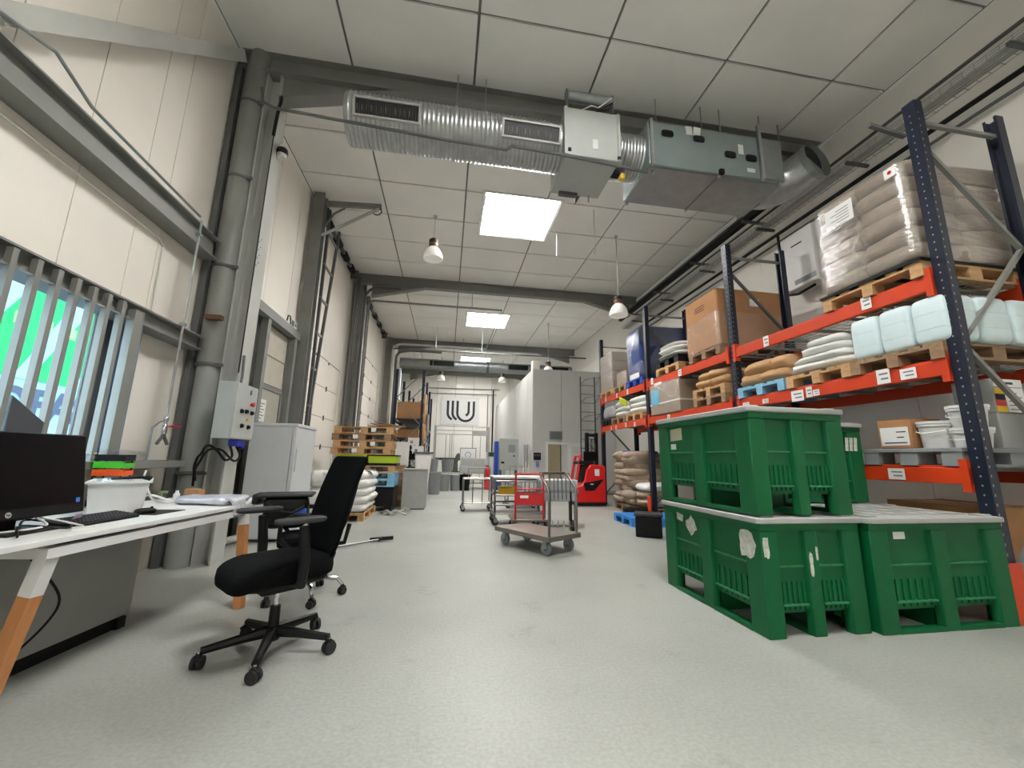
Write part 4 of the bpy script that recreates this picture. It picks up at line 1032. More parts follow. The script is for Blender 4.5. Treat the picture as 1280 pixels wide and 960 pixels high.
def patch(par, m, face, u, z, w, h, r=0, nm='sticker'):
    # face: 'S' long side at local -y ; 'E' end at local +x / 'W' local -x ; 'N' long side +y
    L, W = CL / 2, CW / 2
    if face == 'S': o = MB().box((0, 0, 0), (w, .002, h), (0, R(r), 0)).build(nm, m, par, (u, -W - .0015 + 0, z), smooth=False)
    if face == 'N': o = MB().box((0, 0, 0), (w, .002, h), (0, R(r), 0)).build(nm, m, par, (u, W + .0015, z), smooth=False)
    if face == 'W': o = MB().box((0, 0, 0), (.002, w, h), (R(r), 0, 0)).build(nm, m, par, (-L - .0015, u, z), smooth=False)
    return o
m_stk = mat('worn_sticker', rgb(196, 196, 186), .7, var=.25, scale=30)
m_buff = mat('buff_label', rgb(196, 190, 160), .7, var=.05)
# rotated +90: local +y faces world -x (left side), local -x faces world -y (toward camera)
def rec(par, m, u, z, w, h, r=0): o = MB().box((0, 0, 0), (w, .002, h), (0, R(r), 0)).build('sticker', m, par, (u, CW / 2 - .0285, z), smooth=False)
rec(c2, m_buff, .36, .6, .22, .11, 3); rec(c2, M_paper, .4, .49, .1, .05)
ragged(.14, .15, 6, m_stk, 'sticker', crt, (.22, CW / 2 - .0285, .58), (0, R(35), 0)); rec(crt, m_stk, .4, .63, .13, .06, -8)
ragged(.17, .2, 3, m_stk, 'sticker', crt, (-.47, CW / 2 + .0015, .57), (0, 0, 0)); ragged(.05, .14, 5, m_stk, 'sticker', crt, (-CL / 2 - .0015, .36, .56), (0, 0, R(90)))
ragged(.03, .18, 8, m_stk, 'sticker', crt, (-CL / 2 - .0015, .02, .45), (0, 0, R(90))); ragged(.02, .1, 9, m_stk, 'sticker', crt, (-CL / 2 - .0015, -.03, .52), (0, 0, R(90)))
MB().box((0, 0, 0), (.1, .002, .05)).build('sticker', M_paper, c3, (-.31, -CW / 2 + .0285, .63), smooth=False)
for k in range(3): MB().box((0, 0, 0), (.035, .002, .13), (0, R(6), 0)).build('sticker', m_stk, c5, (.42 + k * .05, -CW / 2 - .0015, .55), smooth=False)
for k in range(3): MB().bx(-.3 + .4 * k, -.15 + .4 * k, -.02, .04, 0, .09).build('parcel', M_paper, None) if False else None

# ================================================================== BLACK BOXES, BLUE PALLET
t = thing('black_box', 'black plastic lidded box on the floor before the rack', 'box', (3.1, 5.92, 0), R(-28))
MB().prism([(-.19, -.15), (.19, -.15), (.19, .15), (-.19, .15)], 0, .3).build('tub', M_black, t, bevel=.02)
MB().bx(-.205, .205, -.165, .165, .3, .345).build('lid', mat('black_lid', rgb(44, 46, 48), .5), t, bevel=.01)
t = thing('black_box', 'taller dark box half hidden behind the green crates', 'box', (3.5, 5.6, 0), R(-10))
MB().bx(-.18, .18, -.2, .2, 0, .5).build('tub', M_black, t, bevel=.02)
MB().bx(-.19, .19, -.21, .21, .5, .54).build('lid', M_black, t, bevel=.01)
MB().bx(-.183, -.18, -.05, .05, .18, .24).build('sticker', M_paper, t, smooth=False)
pallet('bright blue painted pallet on the floor left of the black box', (3.82, 7.1, 0), R(-2), M_skyb, name='blue_pallet')
tag(MB().rbox((0, 0, .1), (.5, .35, .2), .5, 18, 8, .03, 2).build('black_bag', M_black, None, (3.9, 8.0, 0)), 'crumpled black bag on the floor under the rack', 'bag')

# ================================================================== RED STACKER TRUCK
t = thing('electric_stacker', 'red electric pallet stacker parked at the end of the rack', 'forklift', (3.6, 10.0, 0), 0)
body = [(-.4, 0.08), (.39, .08), (.39, .96), (.33, 1.0), (.0, 1.02), (-.1, .9), (-.16, .62), (-.24, .5), (-.4, .46)]
MB().prism(body, -.28, .3, 'Y').build('body', M_red, t, bevel=.03, seg=3)
MB().bx(-.41, .4, -.285, .31, .02, .09).build('skirt', M_black, t, bevel=.01)
MB().prism([(-.16, .38), (.08, .38), (.34, .66), (.04, .6), (-.2, .56)], -.287, -.281, 'Y').build('side_stripe', M_black, t, smooth=False)
MB().bx(.1, .22, -.286, -.281, .74, .9).build('sticker', M_paper, t, smooth=False)
MB().bx(-.02, .06, -.291, -.287, .52, .545).build('maker_mark', M_paper, t, smooth=False)
MB().prism([(-.2, .5), (-.09, .5), (-.05, .95), (-.13, 1.02), (-.22, .9)], -.2, .2, 'Y').build('seat_pad', M_black, t, bevel=.02)
MB().tube([(-.38, -.2, .45), (-.32, -.2, .8), (-.26, -.2, 1.15), (-.24, -.18, 1.22), (-.24, .18, 1.22), (-.26, .2, 1.15), (-.32, .2, .8), (-.38, .2, .45)], .035, 10).build('tiller_frame', M_red, t)
MB().bx(-.3, .1, -.25, .25, 1.02, 1.1).build('console', M_black, t, bevel=.02)
MB().bx(-.14, .22, -.16, -.12, 1.1, 1.34).build('display', M_screen, t, bevel=.01)
for sx in (.1, .36): MB().bx(sx, sx + .08, .32, .42, .03, 1.85).build('mast_rail', M_black, t, smooth=False)
MB().bx(.18, .36, .34, .4, 1.75, 1.83).bx(.18, .36, .34, .4, .7, .76).build('mast_cross', M_black, t, smooth=False)
MB().cyl((.27, .37, .8), (.27, .37, 1.7), .03, n=10).build('lift_cylinder', M_steeld, t)
MB().bx(.18, .36, .31, .335, 1.35, 1.58).build('mast_guard', M_clear, t, smooth=False)
for sx in (-.12, .2): MB().bx(sx, sx + .14, .42, 1.5, .06, .11).build('fork', M_steeld, t, smooth=False)
for sx in (-.28, .28): MB().cyl((sx - .04, 0, .09), (sx + .04, 0, .09), .09, n=16).build('wheel', M_rubber, t)
# ================================================================== DESK AND WHAT LIES ON IT
DK = (-2.03, 2.86); DRZ = R(-7)
t = thing('desk', 'long white desk with slim frame and wooden leg ends at the left', 'desk', (DK[0], DK[1], 0), DRZ)
MB().bx(-.43, .43, -1.2, 1.14, .715, .74).build('top', M_white, t, bevel=.003)
for x in (.40, -.40): MB().bx(x - .02, x + .02, -.68, .8, .655, .698).build('frame_rail', M_white, t, smooth=False)
for y in (-.68, .76): MB().bx(-.38, .38, y, y + .04, .655, .698).build('frame_rail', M_white, t, smooth=False)
MB().bx(-.36, .36, -.62, .7, .699, .7145).build('top_packer', M_black, t, smooth=False)
for (x, y, dy) in ((.39, -.64, -.02), (-.39, -.64, -.02), (.39, .74, -.07), (-.39, .74, .0)):
    dx = .1 if (x > 0 and y > 0) else (-.13 if x > 0 else .0)
    zc = .5 if y < 0 else .58
    f = (zc / .7)
    lg = MB().bar((x + dx * (1 - f), y + dy * (1 - f), zc), (x, y, .7), .055, .055).build('leg', M_white, t, smooth=False)
    zw = .36 if y < 0 else .58
    a = 1 - zc / .7
    MB().bar((x + dx, y + dy, 0), (x + dx * a, y + dy * a, zc), .055, .055).build('wooden_foot', M_beech, lg, smooth=False)
ZD = .74
def onD(x, y, z=0):      # a point in desk coordinates -> world
    c, s = math.cos(DRZ), math.sin(DRZ); return (DK[0] + c * x - s * y, DK[1] + s * x + c * y, ZD + z)
# monitor
def monitor(label, loc, rz, wd=.56, h=.34, z0=.1, logo=True, tilt=-9):
    t = thing('monitor', label, 'monitor', loc, rz)
    base = t
    c_ = MB().bx(-.02, .02, -wd / 2, wd / 2, z0, z0 + h + .05).build('casing', M_black, t, (.02, 0, 0), (0, R(tilt), 0), bevel=.006)
    t = c_
    MB().bx(.0205, .0215, -wd / 2 + .012, wd / 2 - .012, z0 + .05, z0 + h + .04).build('screen', M_screen, t, smooth=False)
    MB().bx(-.06, -.03, -.04, .04, 0.01, z0 + .2).build('stand', M_black, base, bevel=.005)
    MB().bx(-.13, .1, -.12, .12, 0, .012).build('foot', M_black, base, bevel=.004)
    if logo:
        q = MB().lathe([(.013, 0), (.013, .001), (.0, .001)], n=18).build('logo_disc', M_cabgrey, t, (.0206, -.06, z0 + .025), (0, R(90), 0))
        tm = put('logo_letters', text_mesh('hp', .016, M_black, .0004), t, (.0222, -.06, z0 + .026), (R(90), 0, R(90)))
        MB().bx(.0217, .0222, wd / 2 - .05, wd / 2 - .028, z0 + .052, z0 + .075).build('blue_sticker', mat('sticker_blue', rgb(60, 110, 190), .5), t, smooth=False)
    return base
monitor('black flat monitor on the desk, cut by the left picture edge', (-1.98, 2.29, ZD), R(-4), .6, .36, .06)
t = thing('tablet_display', 'dark grey tilted display standing behind the monitor by the window', 'display', (-2.38, 2.6, ZD))
MB().prism([(-.02, .38), (.13, .38), (.13, .54), (-.02, .68)], -.012, .012, 'X').build('panel', mat('display_grey', rgb(70, 72, 76), .5), t, rot=(0, 0, R(-25)), bevel=.004)
MB().bx(-.02, .02, .02, .09, 0, .4).build('stand', M_black, t, smooth=False)
MB().bx(-.08, .08, -.06, .16, 0, .012).build('foot', M_black, t, smooth=False)
# keyboard, mouse, mat
t = thing('keyboard', 'black keyboard lying on the desk beside the monitor', 'keyboard', onD(.17, -.22), R(-5))
MB().prism([(-.075, 0), (.075, 0), (.075, .014), (-.075, .036)], -.19, .19, 'Y').build('case', M_black, t, bevel=.003)
kc = MB()
mk = shared('key', lambda: MB().bx(-.0065, .0065, -.0075, .0075, 0, .006).mesh('key', mat('key_cap', rgb(48, 48, 50), .5), False))
for r_ in range(6):
    for c_ in range(18):
        x = .058 - r_ * .0215; y = -.175 + c_ * .0205
        put('key', mk, t, (x, y, .0145 + (.075 - x) * .147), (0, R(8.4), 0))
t = thing('mouse', 'black computer mouse right of the keyboard', 'mouse', onD(.17, .09, .003), R(50))
b = MB().rbox((0, 0, .014), (.11, .062, .042), .75, 20, 10); b.v = [(x, y, max(0, z)) for x, y, z in b.v]; b.build('shell', M_black, t, ang=80)
MB().cyl((.03, -.004, .034), (.03, .004, .034), .008, n=10).build('wheel', M_rubber, t)
tag(MB().bx(-.1, .1, -.12, .12, 0, .003).build('mouse_mat', M_rubber, None, onD(.17, .17), (0, 0, R(-7)), smooth=False), 'thin black mat under the computer mouse', 'mat')
# white bin with odds and ends
t = thing('storage_tub', 'white plastic tub holding loose parts on the desk', 'tub', onD(-.1, .2), R(-58))
a, b, c, d = .15, .1, .17, .12
def trap(x0, x1, y0, y1, z0, e, z1, th=.004): pass
mb = MB(); L0, W0, L1, W1, h = .19, .12, .21, .14, .2
v = [(-L0, -W0, 0), (L0, -W0, 0), (L0, W0, 0), (-L0, W0, 0), (-L1, -W1, h), (L1, -W1, h), (L1, W1, h), (-L1, W1, h)]
mb.v = v; mb.f = [(0, 3, 2, 1), (0, 1, 5, 4), (1, 2, 6, 5), (2, 3, 7, 6), (3, 0, 4, 7)]
o = mb.build('body', M_whitep, t, smooth=False); sm = o.modifiers.new('wall', 'SOLIDIFY'); sm.thickness = .004
MB().bx(-L1 - .012, L1 + .012, -W1 - .012, -W1, h - .012, h).bx(-L1 - .012, L1 + .012, W1, W1 + .012, h - .012, h).bx(-L1 - .012, -L1, -W1, W1, h - .012, h).bx(L1, L1 + .012, -W1, W1, h - .012, h).build('rim', M_white, t, smooth=False)
MB().bx(-.06, .07, -.13, -.128, .12, .15).build('grip', M_white, t, smooth=False)
def loose(nm, lb, cat, mbx, m, loc, rot=None): return tag(mbx.build(nm, m, None, loc, rot), lb, cat)
p = onD(-.1, .2)
loose('plastic_bag', 'pale plastic bag poking out of the white tub', 'bag', MB().rbox((0, 0, 0), (.2, .12, .1), .7, 18, 8, .02, 3), M_clear, (p[0] - .05, p[1] + .02, ZD + .17))
loose('black_tool', 'black tool lying across the top of the white tub', 'tool', MB().tube([(-.12, 0, 0), (.05, 0, .01), (.1, .0, .0)], [.006, .01, .016], 8), M_black, (p[0] + .04, p[1] + .02, ZD + .205), (0, 0, R(20)))
loose('white_rod', 'white plastic rod sticking up from the tub', 'rod', MB().cyl((0, 0, 0), (.02, .01, .12), .006, n=8), M_white, (p[0] + .07, p[1] + .05, ZD + .14))
for k in range(2): loose('white_tube', 'white plastic tube poking out left of the tub', 'tube', MB().cyl((0, 0, 0), (-.05, -.02, .005), .007, n=8), M_white, (p[0] - .16, p[1] - .13 , ZD + .15 + .025 * k)) ['group'] == None if False else None
# letter trays on the ledge
t = thing('letter_trays', 'stack of black, green and orange letter trays by the window ledge', 'letter trays', (-2.42, 3.42, ZD), R(12))
t.scale = (.7, .62, 1.0)
for k, (m, z) in enumerate(((M_black, 0), (M_black, .07), (M_or, .21), (M_gn, .265), (M_black, .315))):
    w_ = .12
    q = MB().bx(-.12, .13, -.12, .12, z, z + .006).bx(-.12, .13, -.12, -.114, z + .006, z + .045).bx(-.12, .13, .114, .12, z + .006, z + .045).bx(-.12, -.114, -.114, .114, z + .006, z + .045)
    q.bx(.124, .13, -.114, .114, z + .006, z + .035)
    o = q.build('tray', m, t, smooth=False)
    if k: MB().bx(-.11, -.09, -.11, -.09, z - .01, z).build('riser', M_black, o, smooth=False)
for (x, y) in ((-.11, -.106), (.11, -.106), (-.11, .106), (.11, .106)): MB().bx(x - .005, x + .005, y - .005, y + .005, .045, .315).build('corner_riser', M_black, t, smooth=False)
# clear plastic sheets on the ledge
loose('clear_sheets', 'pile of clear plastic film sheets on the window ledge', 'film', MB().rbox((0, 0, .04), (.22, .5, .08), .5, 20, 8, .03, 6), M_clear, (-2.68, 3.75, 1.055))
# bubble bag draped over the desk edge
m_bag = mat('silver_bag', rgb(196, 196, 204), .3, .25, var=.15, scale=14, bump=.8, bscale=22)
t = thing('packing_bag', 'silvery grey plastic packing bag draped over the desk edge', 'bag', onD(.17, .7), R(-7))
MB().rbox((0, 0, .03), (.42, .36, .06), .55, 26, 10, .03, 5, 4).build('bag_body', m_bag, t, ang=80)
vs = []; fs = []
nx, ny = 8, 10
for i in range(nx + 1):
    for j in range(ny + 1):
        s_ = i / nx; wv = .015 * math.sin(j * 2.1 + i * .5)
        hw = .08 - .015 * s_
        vs.append((.205 + .04 * math.sin(min(1, s_ * 3) * PI / 2) + wv * s_, -.1 + (j / ny - .5) * 2 * hw + .03 * s_, .045 - max(0, s_ - .12) * .14))
for i in range(nx):
    for j in range(ny): a = i * (ny + 1) + j; fs.append((a, a + 1, a + ny + 2, a + ny + 1))
mb = MB(); mb.v = vs; mb.f = fs; o = mb.build('hanging_end', m_bag, t, ang=80); sm = o.modifiers.new('s', 'SOLIDIFY'); sm.thickness = .012
# cables and small parts at the far end
tag(MB().tube(smooth_path([onD(-.28, .5, .01), onD(-.2, .55, .07), onD(-.1, .66, .015), onD(.02, .75, .012), onD(.1, .9, .01)]), .008, 8).build('white_cable', M_white), 'white cable curling over the far end of the desk', 'cable')
tag(MB().tube(smooth_path([onD(-.3, .45, .05), onD(-.26, .45, .14), onD(-.2, .5, .14), onD(-.18, .6, .02), onD(-.1, .8, .01)]), .008, 8).build('white_cable', M_white), 'white cable looping beside the tub on the desk', 'cable')
t = thing('glass_jar', 'small clear jar with a green lid at the desk end', 'jar', onD(-.3, .8), 0)
MB().lathe([(0, 0), (.03, 0), (.032, .01), (.032, .055), (.028, .06)], n=16).build('glass', M_clear, t)
MB().lathe([(.03, .06), (.033, .062), (.033, .078), (0, .08)], n=16).build('lid', mat('jar_lid', rgb(110, 130, 96), .5), t)
t = thing('small_bottle', 'small white plastic bottle beside the glass jar', 'bottle', onD(-.22, .84), 0)
MB().lathe([(0, 0), (.022, 0), (.024, .05), (.012, .065), (.012, .08), (0, .08)], n=14).build('body', M_white, t)
t = thing('foam_block', 'pale wooden board and cardboard block at the far desk end', 'block', onD(-.12, .9), R(-20))
MB().bx(-.09, .09, -.04, .04, 0, .03).build('board', mat('pale_board', rgb(222, 190, 142), .7), t, bevel=.003)
MB().bx(-.07, .06, -.035, .035, .031, .09).build('card_block', M_card, t, bevel=.003)
loose('paper_sheet', 'white sheet of paper lying on the desk before the packing bag', 'paper', MB().bx(-.12, .12, -.15, .15, 0, .002), M_paper, onD(.08, .55, .0005), (0, 0, R(15)))
loose('sticky_note', 'pale pink sticky note curling under the monitor corner', 'note', MB().box((0, 0, .03), (.002, .06, .06), (0, R(25), R(10))), M_pink, onD(.16, -.32))
blk = [[(.22, -.62, .01), (.1, -.5, .05), (.2, -.42, .02), (.05, -.36, .03), (.18, -.3, .01)], [(.1, -.68, .01), (.25, -.55, .03), (.12, -.47, .06), (.28, -.4, .01)], [(.3, -.7, .01), (.2, -.6, .04), (.3, -.5, .015), (.18, -.36, .015)]]
for k, ps in enumerate(blk):
    tag(MB().tube(smooth_path([onD(*q) for q in ps]), .005, 6).build('tangled_cable', [M_black, M_white, M_black][k]), ['thick black cable tangled under the monitor', 'white cable tangled under the monitor', 'thin black cable tangled at the desk front under the monitor'][k], 'cable')
loose('white_connector', 'white ribbon connector lying in the cables under the monitor', 'connector', MB().bx(-.04, .04, -.01, .01, 0, .01), M_white, onD(.3, -.42), (0, 0, R(40)))
# drawer unit under the desk
t = thing('drawer_unit', 'grey metal drawer unit on a black plinth under the desk', 'cabinet', (-2.33, 2.95, 0), R(-6))
MB().bx(-.28, .26, -.36, .33, .07, .6).build('body', M_cabgrey, t, bevel=.006)
for z0, z1 in ((.08, .24), (.25, .41), (.42, .59)):
    pass
MB().bx(.261, .272, -.34, .31, .075, .595).build('side_panel', M_cabgrey, t, bevel=.003)
MB().bx(-.27, .25, -.33, .3, .0, .07).build('plinth', M_black, t, smooth=False)
MB().bx(.24, .275, .23, .29, .0, .065).build('foot', M_black, t, smooth=False)
tag(MB().tube(smooth_path([(-1.98, 2.35, .66), (-1.97, 2.5, .5), (-1.95, 2.58, .36), (-1.97, 2.55, .25), (-2.03, 2.45, .12), (-2.08, 2.35, .006)]), .006, 6).build('black_cable', M_black), 'black cable hanging from the desk leg to the floor', 'cable')
tag(MB().tube([(-2.7, 5.3, .05), (-2.68, 5.7, .05), (-2.6, 6.0, .05)], .045, 14).build('white_pipe', M_white), 'white plastic pipe lying on the floor beside the wall', 'pipe')

# ================================================================== ELECTRICAL BOX, FREEZER
t = thing('control_box', 'pale grey electrical control box with knobs on the round column', 'control box', (-2.305, 4.36, 1.27))
MB().bx(0, .165, 0, .46, 0, .58).build('housing', M_boxgrey, t, bevel=.006)
MB().bx(.166, .178, .006, .454, .006, .574).build('door', M_boxgrey, t, bevel=.003)
kn = shared('knob', lambda: MB().lathe([(.024, 0), (.024, .01), (.017, .012), (.016, .03), (0, .031)], n=14).mesh('knob', M_black))
for (y, z) in ((.14, .29), (.24, .295), (.36, .29), (.18, .14), (.32, .135)):
    k_ = put('knob', kn, t, (.178, y, z), (0, R(90), 0))
    MB().bx(.209, .2095, y - .003, y + .003, z - .012, z + .014).build('pointer', M_white, t, smooth=False)
MB().lathe([(.018, 0), (.018, .02), (.024, .024), (.024, .035), (0, .036)], n=14).build('stop_button', M_red, t, (.178, .33, .38), (0, R(90), 0))
MB().prism([(.24, .19), (.32, .19), (.28, .25)], .1785, .1795, 'X').build('warning_triangle', M_yel, t, smooth=False)
MB().prism([(.275, .2), (.285, .2), (.29, .225), (.272, .222)], .1797, .1802, 'X').build('warning_bolt', M_ink, t, smooth=False)
MB().bx(.179, .186, .28, .3, .48, .53).build('latch', M_steeld, t, smooth=False)
MB().bx(.05, .12, .3, .36, -.02, 0).build('gland_plate', M_steeld, t, smooth=False)
t = thing('blue_plug', 'blue industrial plug socket under the control box', 'plug', (-2.21, 4.62, 1.2))
MB().bx(-.03, .06, -.06, .08, 0, .07).build('housing', M_blueplug, t, bevel=.01)
MB().lathe([(0, 0), (.028, 0), (.03, .05), (.024, .055), (0, .055)], n=14).build('socket', M_blueplug, t, (.03, 0.1, -.02))
tag(MB().tube(smooth_path([(-2.23, 4.6, 1.2), (-2.2, 4.6, 1.1), (-2.22, 4.52, 1.06), (-2.28, 4.45, 1.16), (-2.33, 4.38, 1.2), (-2.37, 4.38, 1.12), (-2.42, 4.42, 1.08), (-2.48, 4.5, .98), (-2.5, 4.58, .85)]), .013, 8).build('black_cable', M_black), 'thick black cable looping from the plug around the column', 'cable')
tag(MB().tube(smooth_path([(-2.21, 4.68, 1.2), (-2.17, 4.7, 1.1), (-2.19, 4.62, 1.05), (-2.26, 4.5, 1.16), (-2.34, 4.42, 1.15), (-2.4, 4.42, 1.03), (-2.46, 4.48, .95), (-2.5, 4.56, .8)]), .011, 8).build('black_cable', M_black), 'second black cable looping under the control box', 'cable')
tag(MB().tube([(-2.22, 4.6, 1.85), (-2.24, 4.66, 1.95), (-2.28, 4.72, 2.2)], .014, 8).build('black_cable', M_steeld), 'short grey hose rising from the control box top', 'hose')
t = thing('freezer', 'tall plain white freezer against the left wall', 'freezer', (-2.62, 5.85, 0))
MB().bx(0, .53, 0, .8, .04, 1.5).build('cabinet', M_fridge, t, bevel=.008)
MB().bx(.535, .59, 0, .8, .06, 1.5).build('door', M_fridge, t, bevel=.012)
MB().bx(-.005, .6, -.005, .805, 1.501, 1.545).build('top', M_fridge, t, bevel=.006)
for (x, y) in ((.05, .05), (.5, .05), (.05, .75), (.5, .75)): MB().cyl((x, y, 0), (x, y, .04), .02, n=8).build('foot', M_black, t)
MB().bx(.59, .605, .04, .07, .9, 1.2).build('handle', M_fridge, t, bevel=.004)

# ================================================================== OFFICE CHAIRS
def caster(t, x, y, ang, r=.03):
    f = MB(); c, s = math.cos(ang), math.sin(ang)
    o = thing  # noqa
    w_ = MB()
    for sgn in (-1, 1):
        cx, cy = x - s * .016 * sgn, y + c * .016 * sgn
        w_.cyl((cx - s * .009, cy + c * .009, r), (cx + s * .009, cy - c * .009, r), r, n=18)
    q = w_.build('caster_wheel', M_rubber, t); q['kind'] = 'stuff'
    MB().cyl((x, y, r), (x, y, .085), .008, n=8).build('stem', M_chrome, q)
    MB().tube([(x + c * .03, y + s * .03, .045), (x, y, .066), (x - c * .02, y - s * .02, .05)], [.012, .018, .012], 8).build('hood', M_black, q)
def panel(pts_w, n, th, name, m, parent, sub=2):
    # pts_w: list of (centre, half width vector, normal offset) rows -> curved slab
    b = MB(); m_ = 9
    rows = []
    for (c, hw, bow) in pts_w:
        c = Vector(c)
        row = []
        for j in range(m_):
            u = -1 + 2 * j / (m_ - 1)
            row.append(c + Vector((bow * u * u, hw * u, 0)))
        rows.append(row)
    for row in rows:
        for p_ in row: b.v.append(tuple(p_))
    for i in range(len(rows) - 1):
        for j in range(m_ - 1):
            a = i * m_ + j; b.f.append((a, a + 1, a + m_ + 1, a + m_))
    o = b.build(name, m, parent, ang=80)
    s1 = o.modifiers.new('s', 'SOLIDIFY'); s1.thickness = th; s1.offset = 0
    s2 = o.modifiers.new('u', 'SUBSURF'); s2.levels = sub; s2.render_levels = sub
    return o
# chair facing local +X
t = thing('office_chair', 'black mesh office chair with armrests in front of the desk', 'chair', (-.95, 2.72, 0), R(221))
b = MB().rbox((.02, 0, .47), (.54, .5, .12), .42, 30, 12)
b.v = [(x, y, z - (.05 * max(0, (x - .1) / .2) ** 2)) for x, y, z in b.v]; b.build('seat', M_blackf, t, ang=80)
MB().rbox((0, 0, .405), (.46, .42, .04), .4, 24, 8).build('seat_shell', M_black, t, ang=80)
panel([((-.25, 0, .5), .21, .05), ((-.28, 0, .6), .225, .05), ((-.30, 0, .75), .235, .04), ((-.345, 0, .92), .23, .035), ((-.40, 0, 1.08), .225, .03), ((-.415, 0, 1.12), .215, .03)], 0, .03, 'backrest', M_blackm, t)
panel([((-.30, 0, .5), .05, .0), ((-.33, 0, .65), .06, .0), ((-.345, 0, .75), .05, .0)], 0, .025, 'back_support', M_black, t)
MB().tube([(-.05, 0, .38), (-.28, 0, .4), (-.32, 0, .5)], [.03, .03, .022], 10).build('back_bracket', M_black, t)
for s in (-1, 1):
    MB().tube([(-.02, s * .22, .40), (.0, s * .3, .42), (.0, s * .31, .55), (.02, s * .31, .73)], [.02, .026, .03, .026], 10).build('arm_post', M_black, t)
    MB().rbox((.04, s * .31, .765), (.27, .085, .035), .45, 20, 8).build('arm_pad', mat('arm_pad', rgb(40, 40, 42), .6), t, ang=80)
MB().bx(-.12, .12, -.1, .1, .34, .39).build('tilt_mechanism', M_black, t, bevel=.01)
MB().cyl((0, 0, .22), (0, 0, .35), .014, n=12).build('piston', M_chrome, t)
MB().lathe([(0, .07), (.04, .07), (.045, .12), (.03, .14), (.028, .25), (0, .25)], n=18).build('column', M_black, t)
for k in range(5):
    a = R(207 - 221 + 72 * k); c, s = math.cos(a), math.sin(a)
    MB().tube([(c * .02, s * .02, .115), (c * .15, s * .15, .105), (c * .33, s * .33, .085)], [.034, .026, .02], 8).build('base_arm', M_black, t)
    caster(t, c * .335, s * .335, a + 1.1, .032)
# second chair
t = thing('office_chair', 'black office chair with chrome star base behind the mesh chair', 'chair', (-1.08, 3.66, 0), R(196))
MB().rbox((.0, 0, .45), (.46, .46, .1), .45, 26, 10).build('seat', M_blackf, t, ang=80)
panel([((-.24, 0, .5), .2, .05), ((-.28, 0, .65), .215, .045), ((-.31, 0, .8), .2, .04), ((-.33, 0, .9), .18, .03)], 0, .04, 'backrest', M_blackf, t)
MB().tube([(-.08, 0, .38), (-.27, 0, .4), (-.3, 0, .55)], .018, 8).build('back_bracket', M_black, t)
for s in (-1, 1):
    MB().tube([(.12, s * .22, .41), (.2, s * .28, .5), (.2, s * .29, .62), (.12, s * .29, .67), (-.1, s * .29, .67), (-.2, s * .28, .6), (-.18, s * .24, .5), (-.12, s * .2, .42)], .018, 10).build('arm_loop', M_black, t)
MB().cyl((0, 0, .1), (0, 0, .4), .024, n=12).build('column', M_chrome, t)
MB().bx(-.1, .1, -.09, .09, .37, .41).build('tilt_mechanism', M_black, t, bevel=.01)
for k in range(5):
    a = R(30 + 72 * k); c, s = math.cos(a), math.sin(a)
    MB().tube([(c * .02, s * .02, .12), (c * .12, s * .12, .14), (c * .24, s * .24, .125), (c * .28, s * .28, .08)], [.02, .018, .016, .014], 8).build('base_arm', M_chrome, t)
    caster(t, c * .285, s * .285, a + .8, .028)
# black bag on the second chair
t = thing('black_bag', 'black open topped bag with a blue tag on the rear chair', 'bag', (-1.3, 3.72, .53), R(12))
MB().rbox((0, 0, .13), (.34, .24, .26), .4, 24, 12, .015, 4).build('bag_body', M_black, t, ang=80)
MB().bx(-.2, .2, -.15, .15, .25, .275).build('flap', mat('bag_flap', rgb(30, 30, 32), .7), t, bevel=.012)
MB().bx(-.24, -.19, -.12, .12, .2, .275).build('flap_corner', M_black, t, bevel=.01)
MB().bx(.08, .16, -.128, -.122, .1, .16).build('tag', mat('tag_blue', rgb(50, 90, 180), .5), t, smooth=False)
MB().tube([(-.12, -.12, .2), (-.05, -.16, .15), (.06, -.16, .13), (.14, -.13, .18)], .012, 8).build('strap', M_black, t)
# floor squeegee
t = thing('floor_squeegee', 'floor squeegee with metal pole lying on the floor by the chairs', 'squeegee', (-.72, 5.85, 0), 0)
MB().tube([(-.55, -.42, .02), (-.1, -.06, .035)], .012, 10).build('pole', M_inox, t)
MB().bar((-.24, -.02, .035), (.06, .02, .05), .05, .02).build('head', M_black, t, smooth=False)
MB().bar((-.24, -.02, .02), (.06, .02, .03), .012, .03).build('blade', M_rubber, t, smooth=False)
MB().tube([(-.12, -.08, .03), (-.07, 0, .04)], .02, 8).build('socket', M_black, t)

# ================================================================== WHITE SACK PALLET, PALLET STACK
pallet('wooden pallet under the white sacks beside the sectional gate', (-1.78, 8.15, 0), R(90), M_wood)
for k in range(5):
    for (ix, iy) in ((-1, -1), (1, -1), (-1, 1), (1, 1)):
        if k == 4 and (ix, iy) == (-1, 1): continue
        sack('white sack, %s of stack beside gate' % place_words(k, -ix, iy), 'white sacks beside the sectional gate', (-1.76 + ix * .2 + rnd.uniform(-.02, .02), 8.1 + iy * .29, .144 + k * .135), (.42, .6, .17), 0, M_sackw)
for k in range(2): sack('%s white sack leaning at the near left corner of the gate stack' % ['lower', 'upper'][k], 'white sacks leaning at the gate', (-2.2, 7.75, .25 + k * .3), (.4, .5, .32), .3, M_sackw)
tag(MB().box((0, 0, 0), (.34, .3, .012), (R(-8), R(12), 0)).build('grey_tray', M_greyp, None, (-1.45, 7.85, .9)), 'grey plastic tray lying on the white sack stack', 'tray')
PXs, PYs = -1.76, 9.25
t = thing('black_crate', 'big black plastic crate at the bottom of the pallet stack', 'crate', (PXs + .1, PYs, 0), 0)
MB().bx(-.6, .6, -.4, .4, .1, .47).build('tub', M_black, t, bevel=.02)
for x in (-.5, 0, .5): MB().bx(x - .08, x + .08, -.38, .38, 0, .1).build('foot', M_black, t, smooth=False)
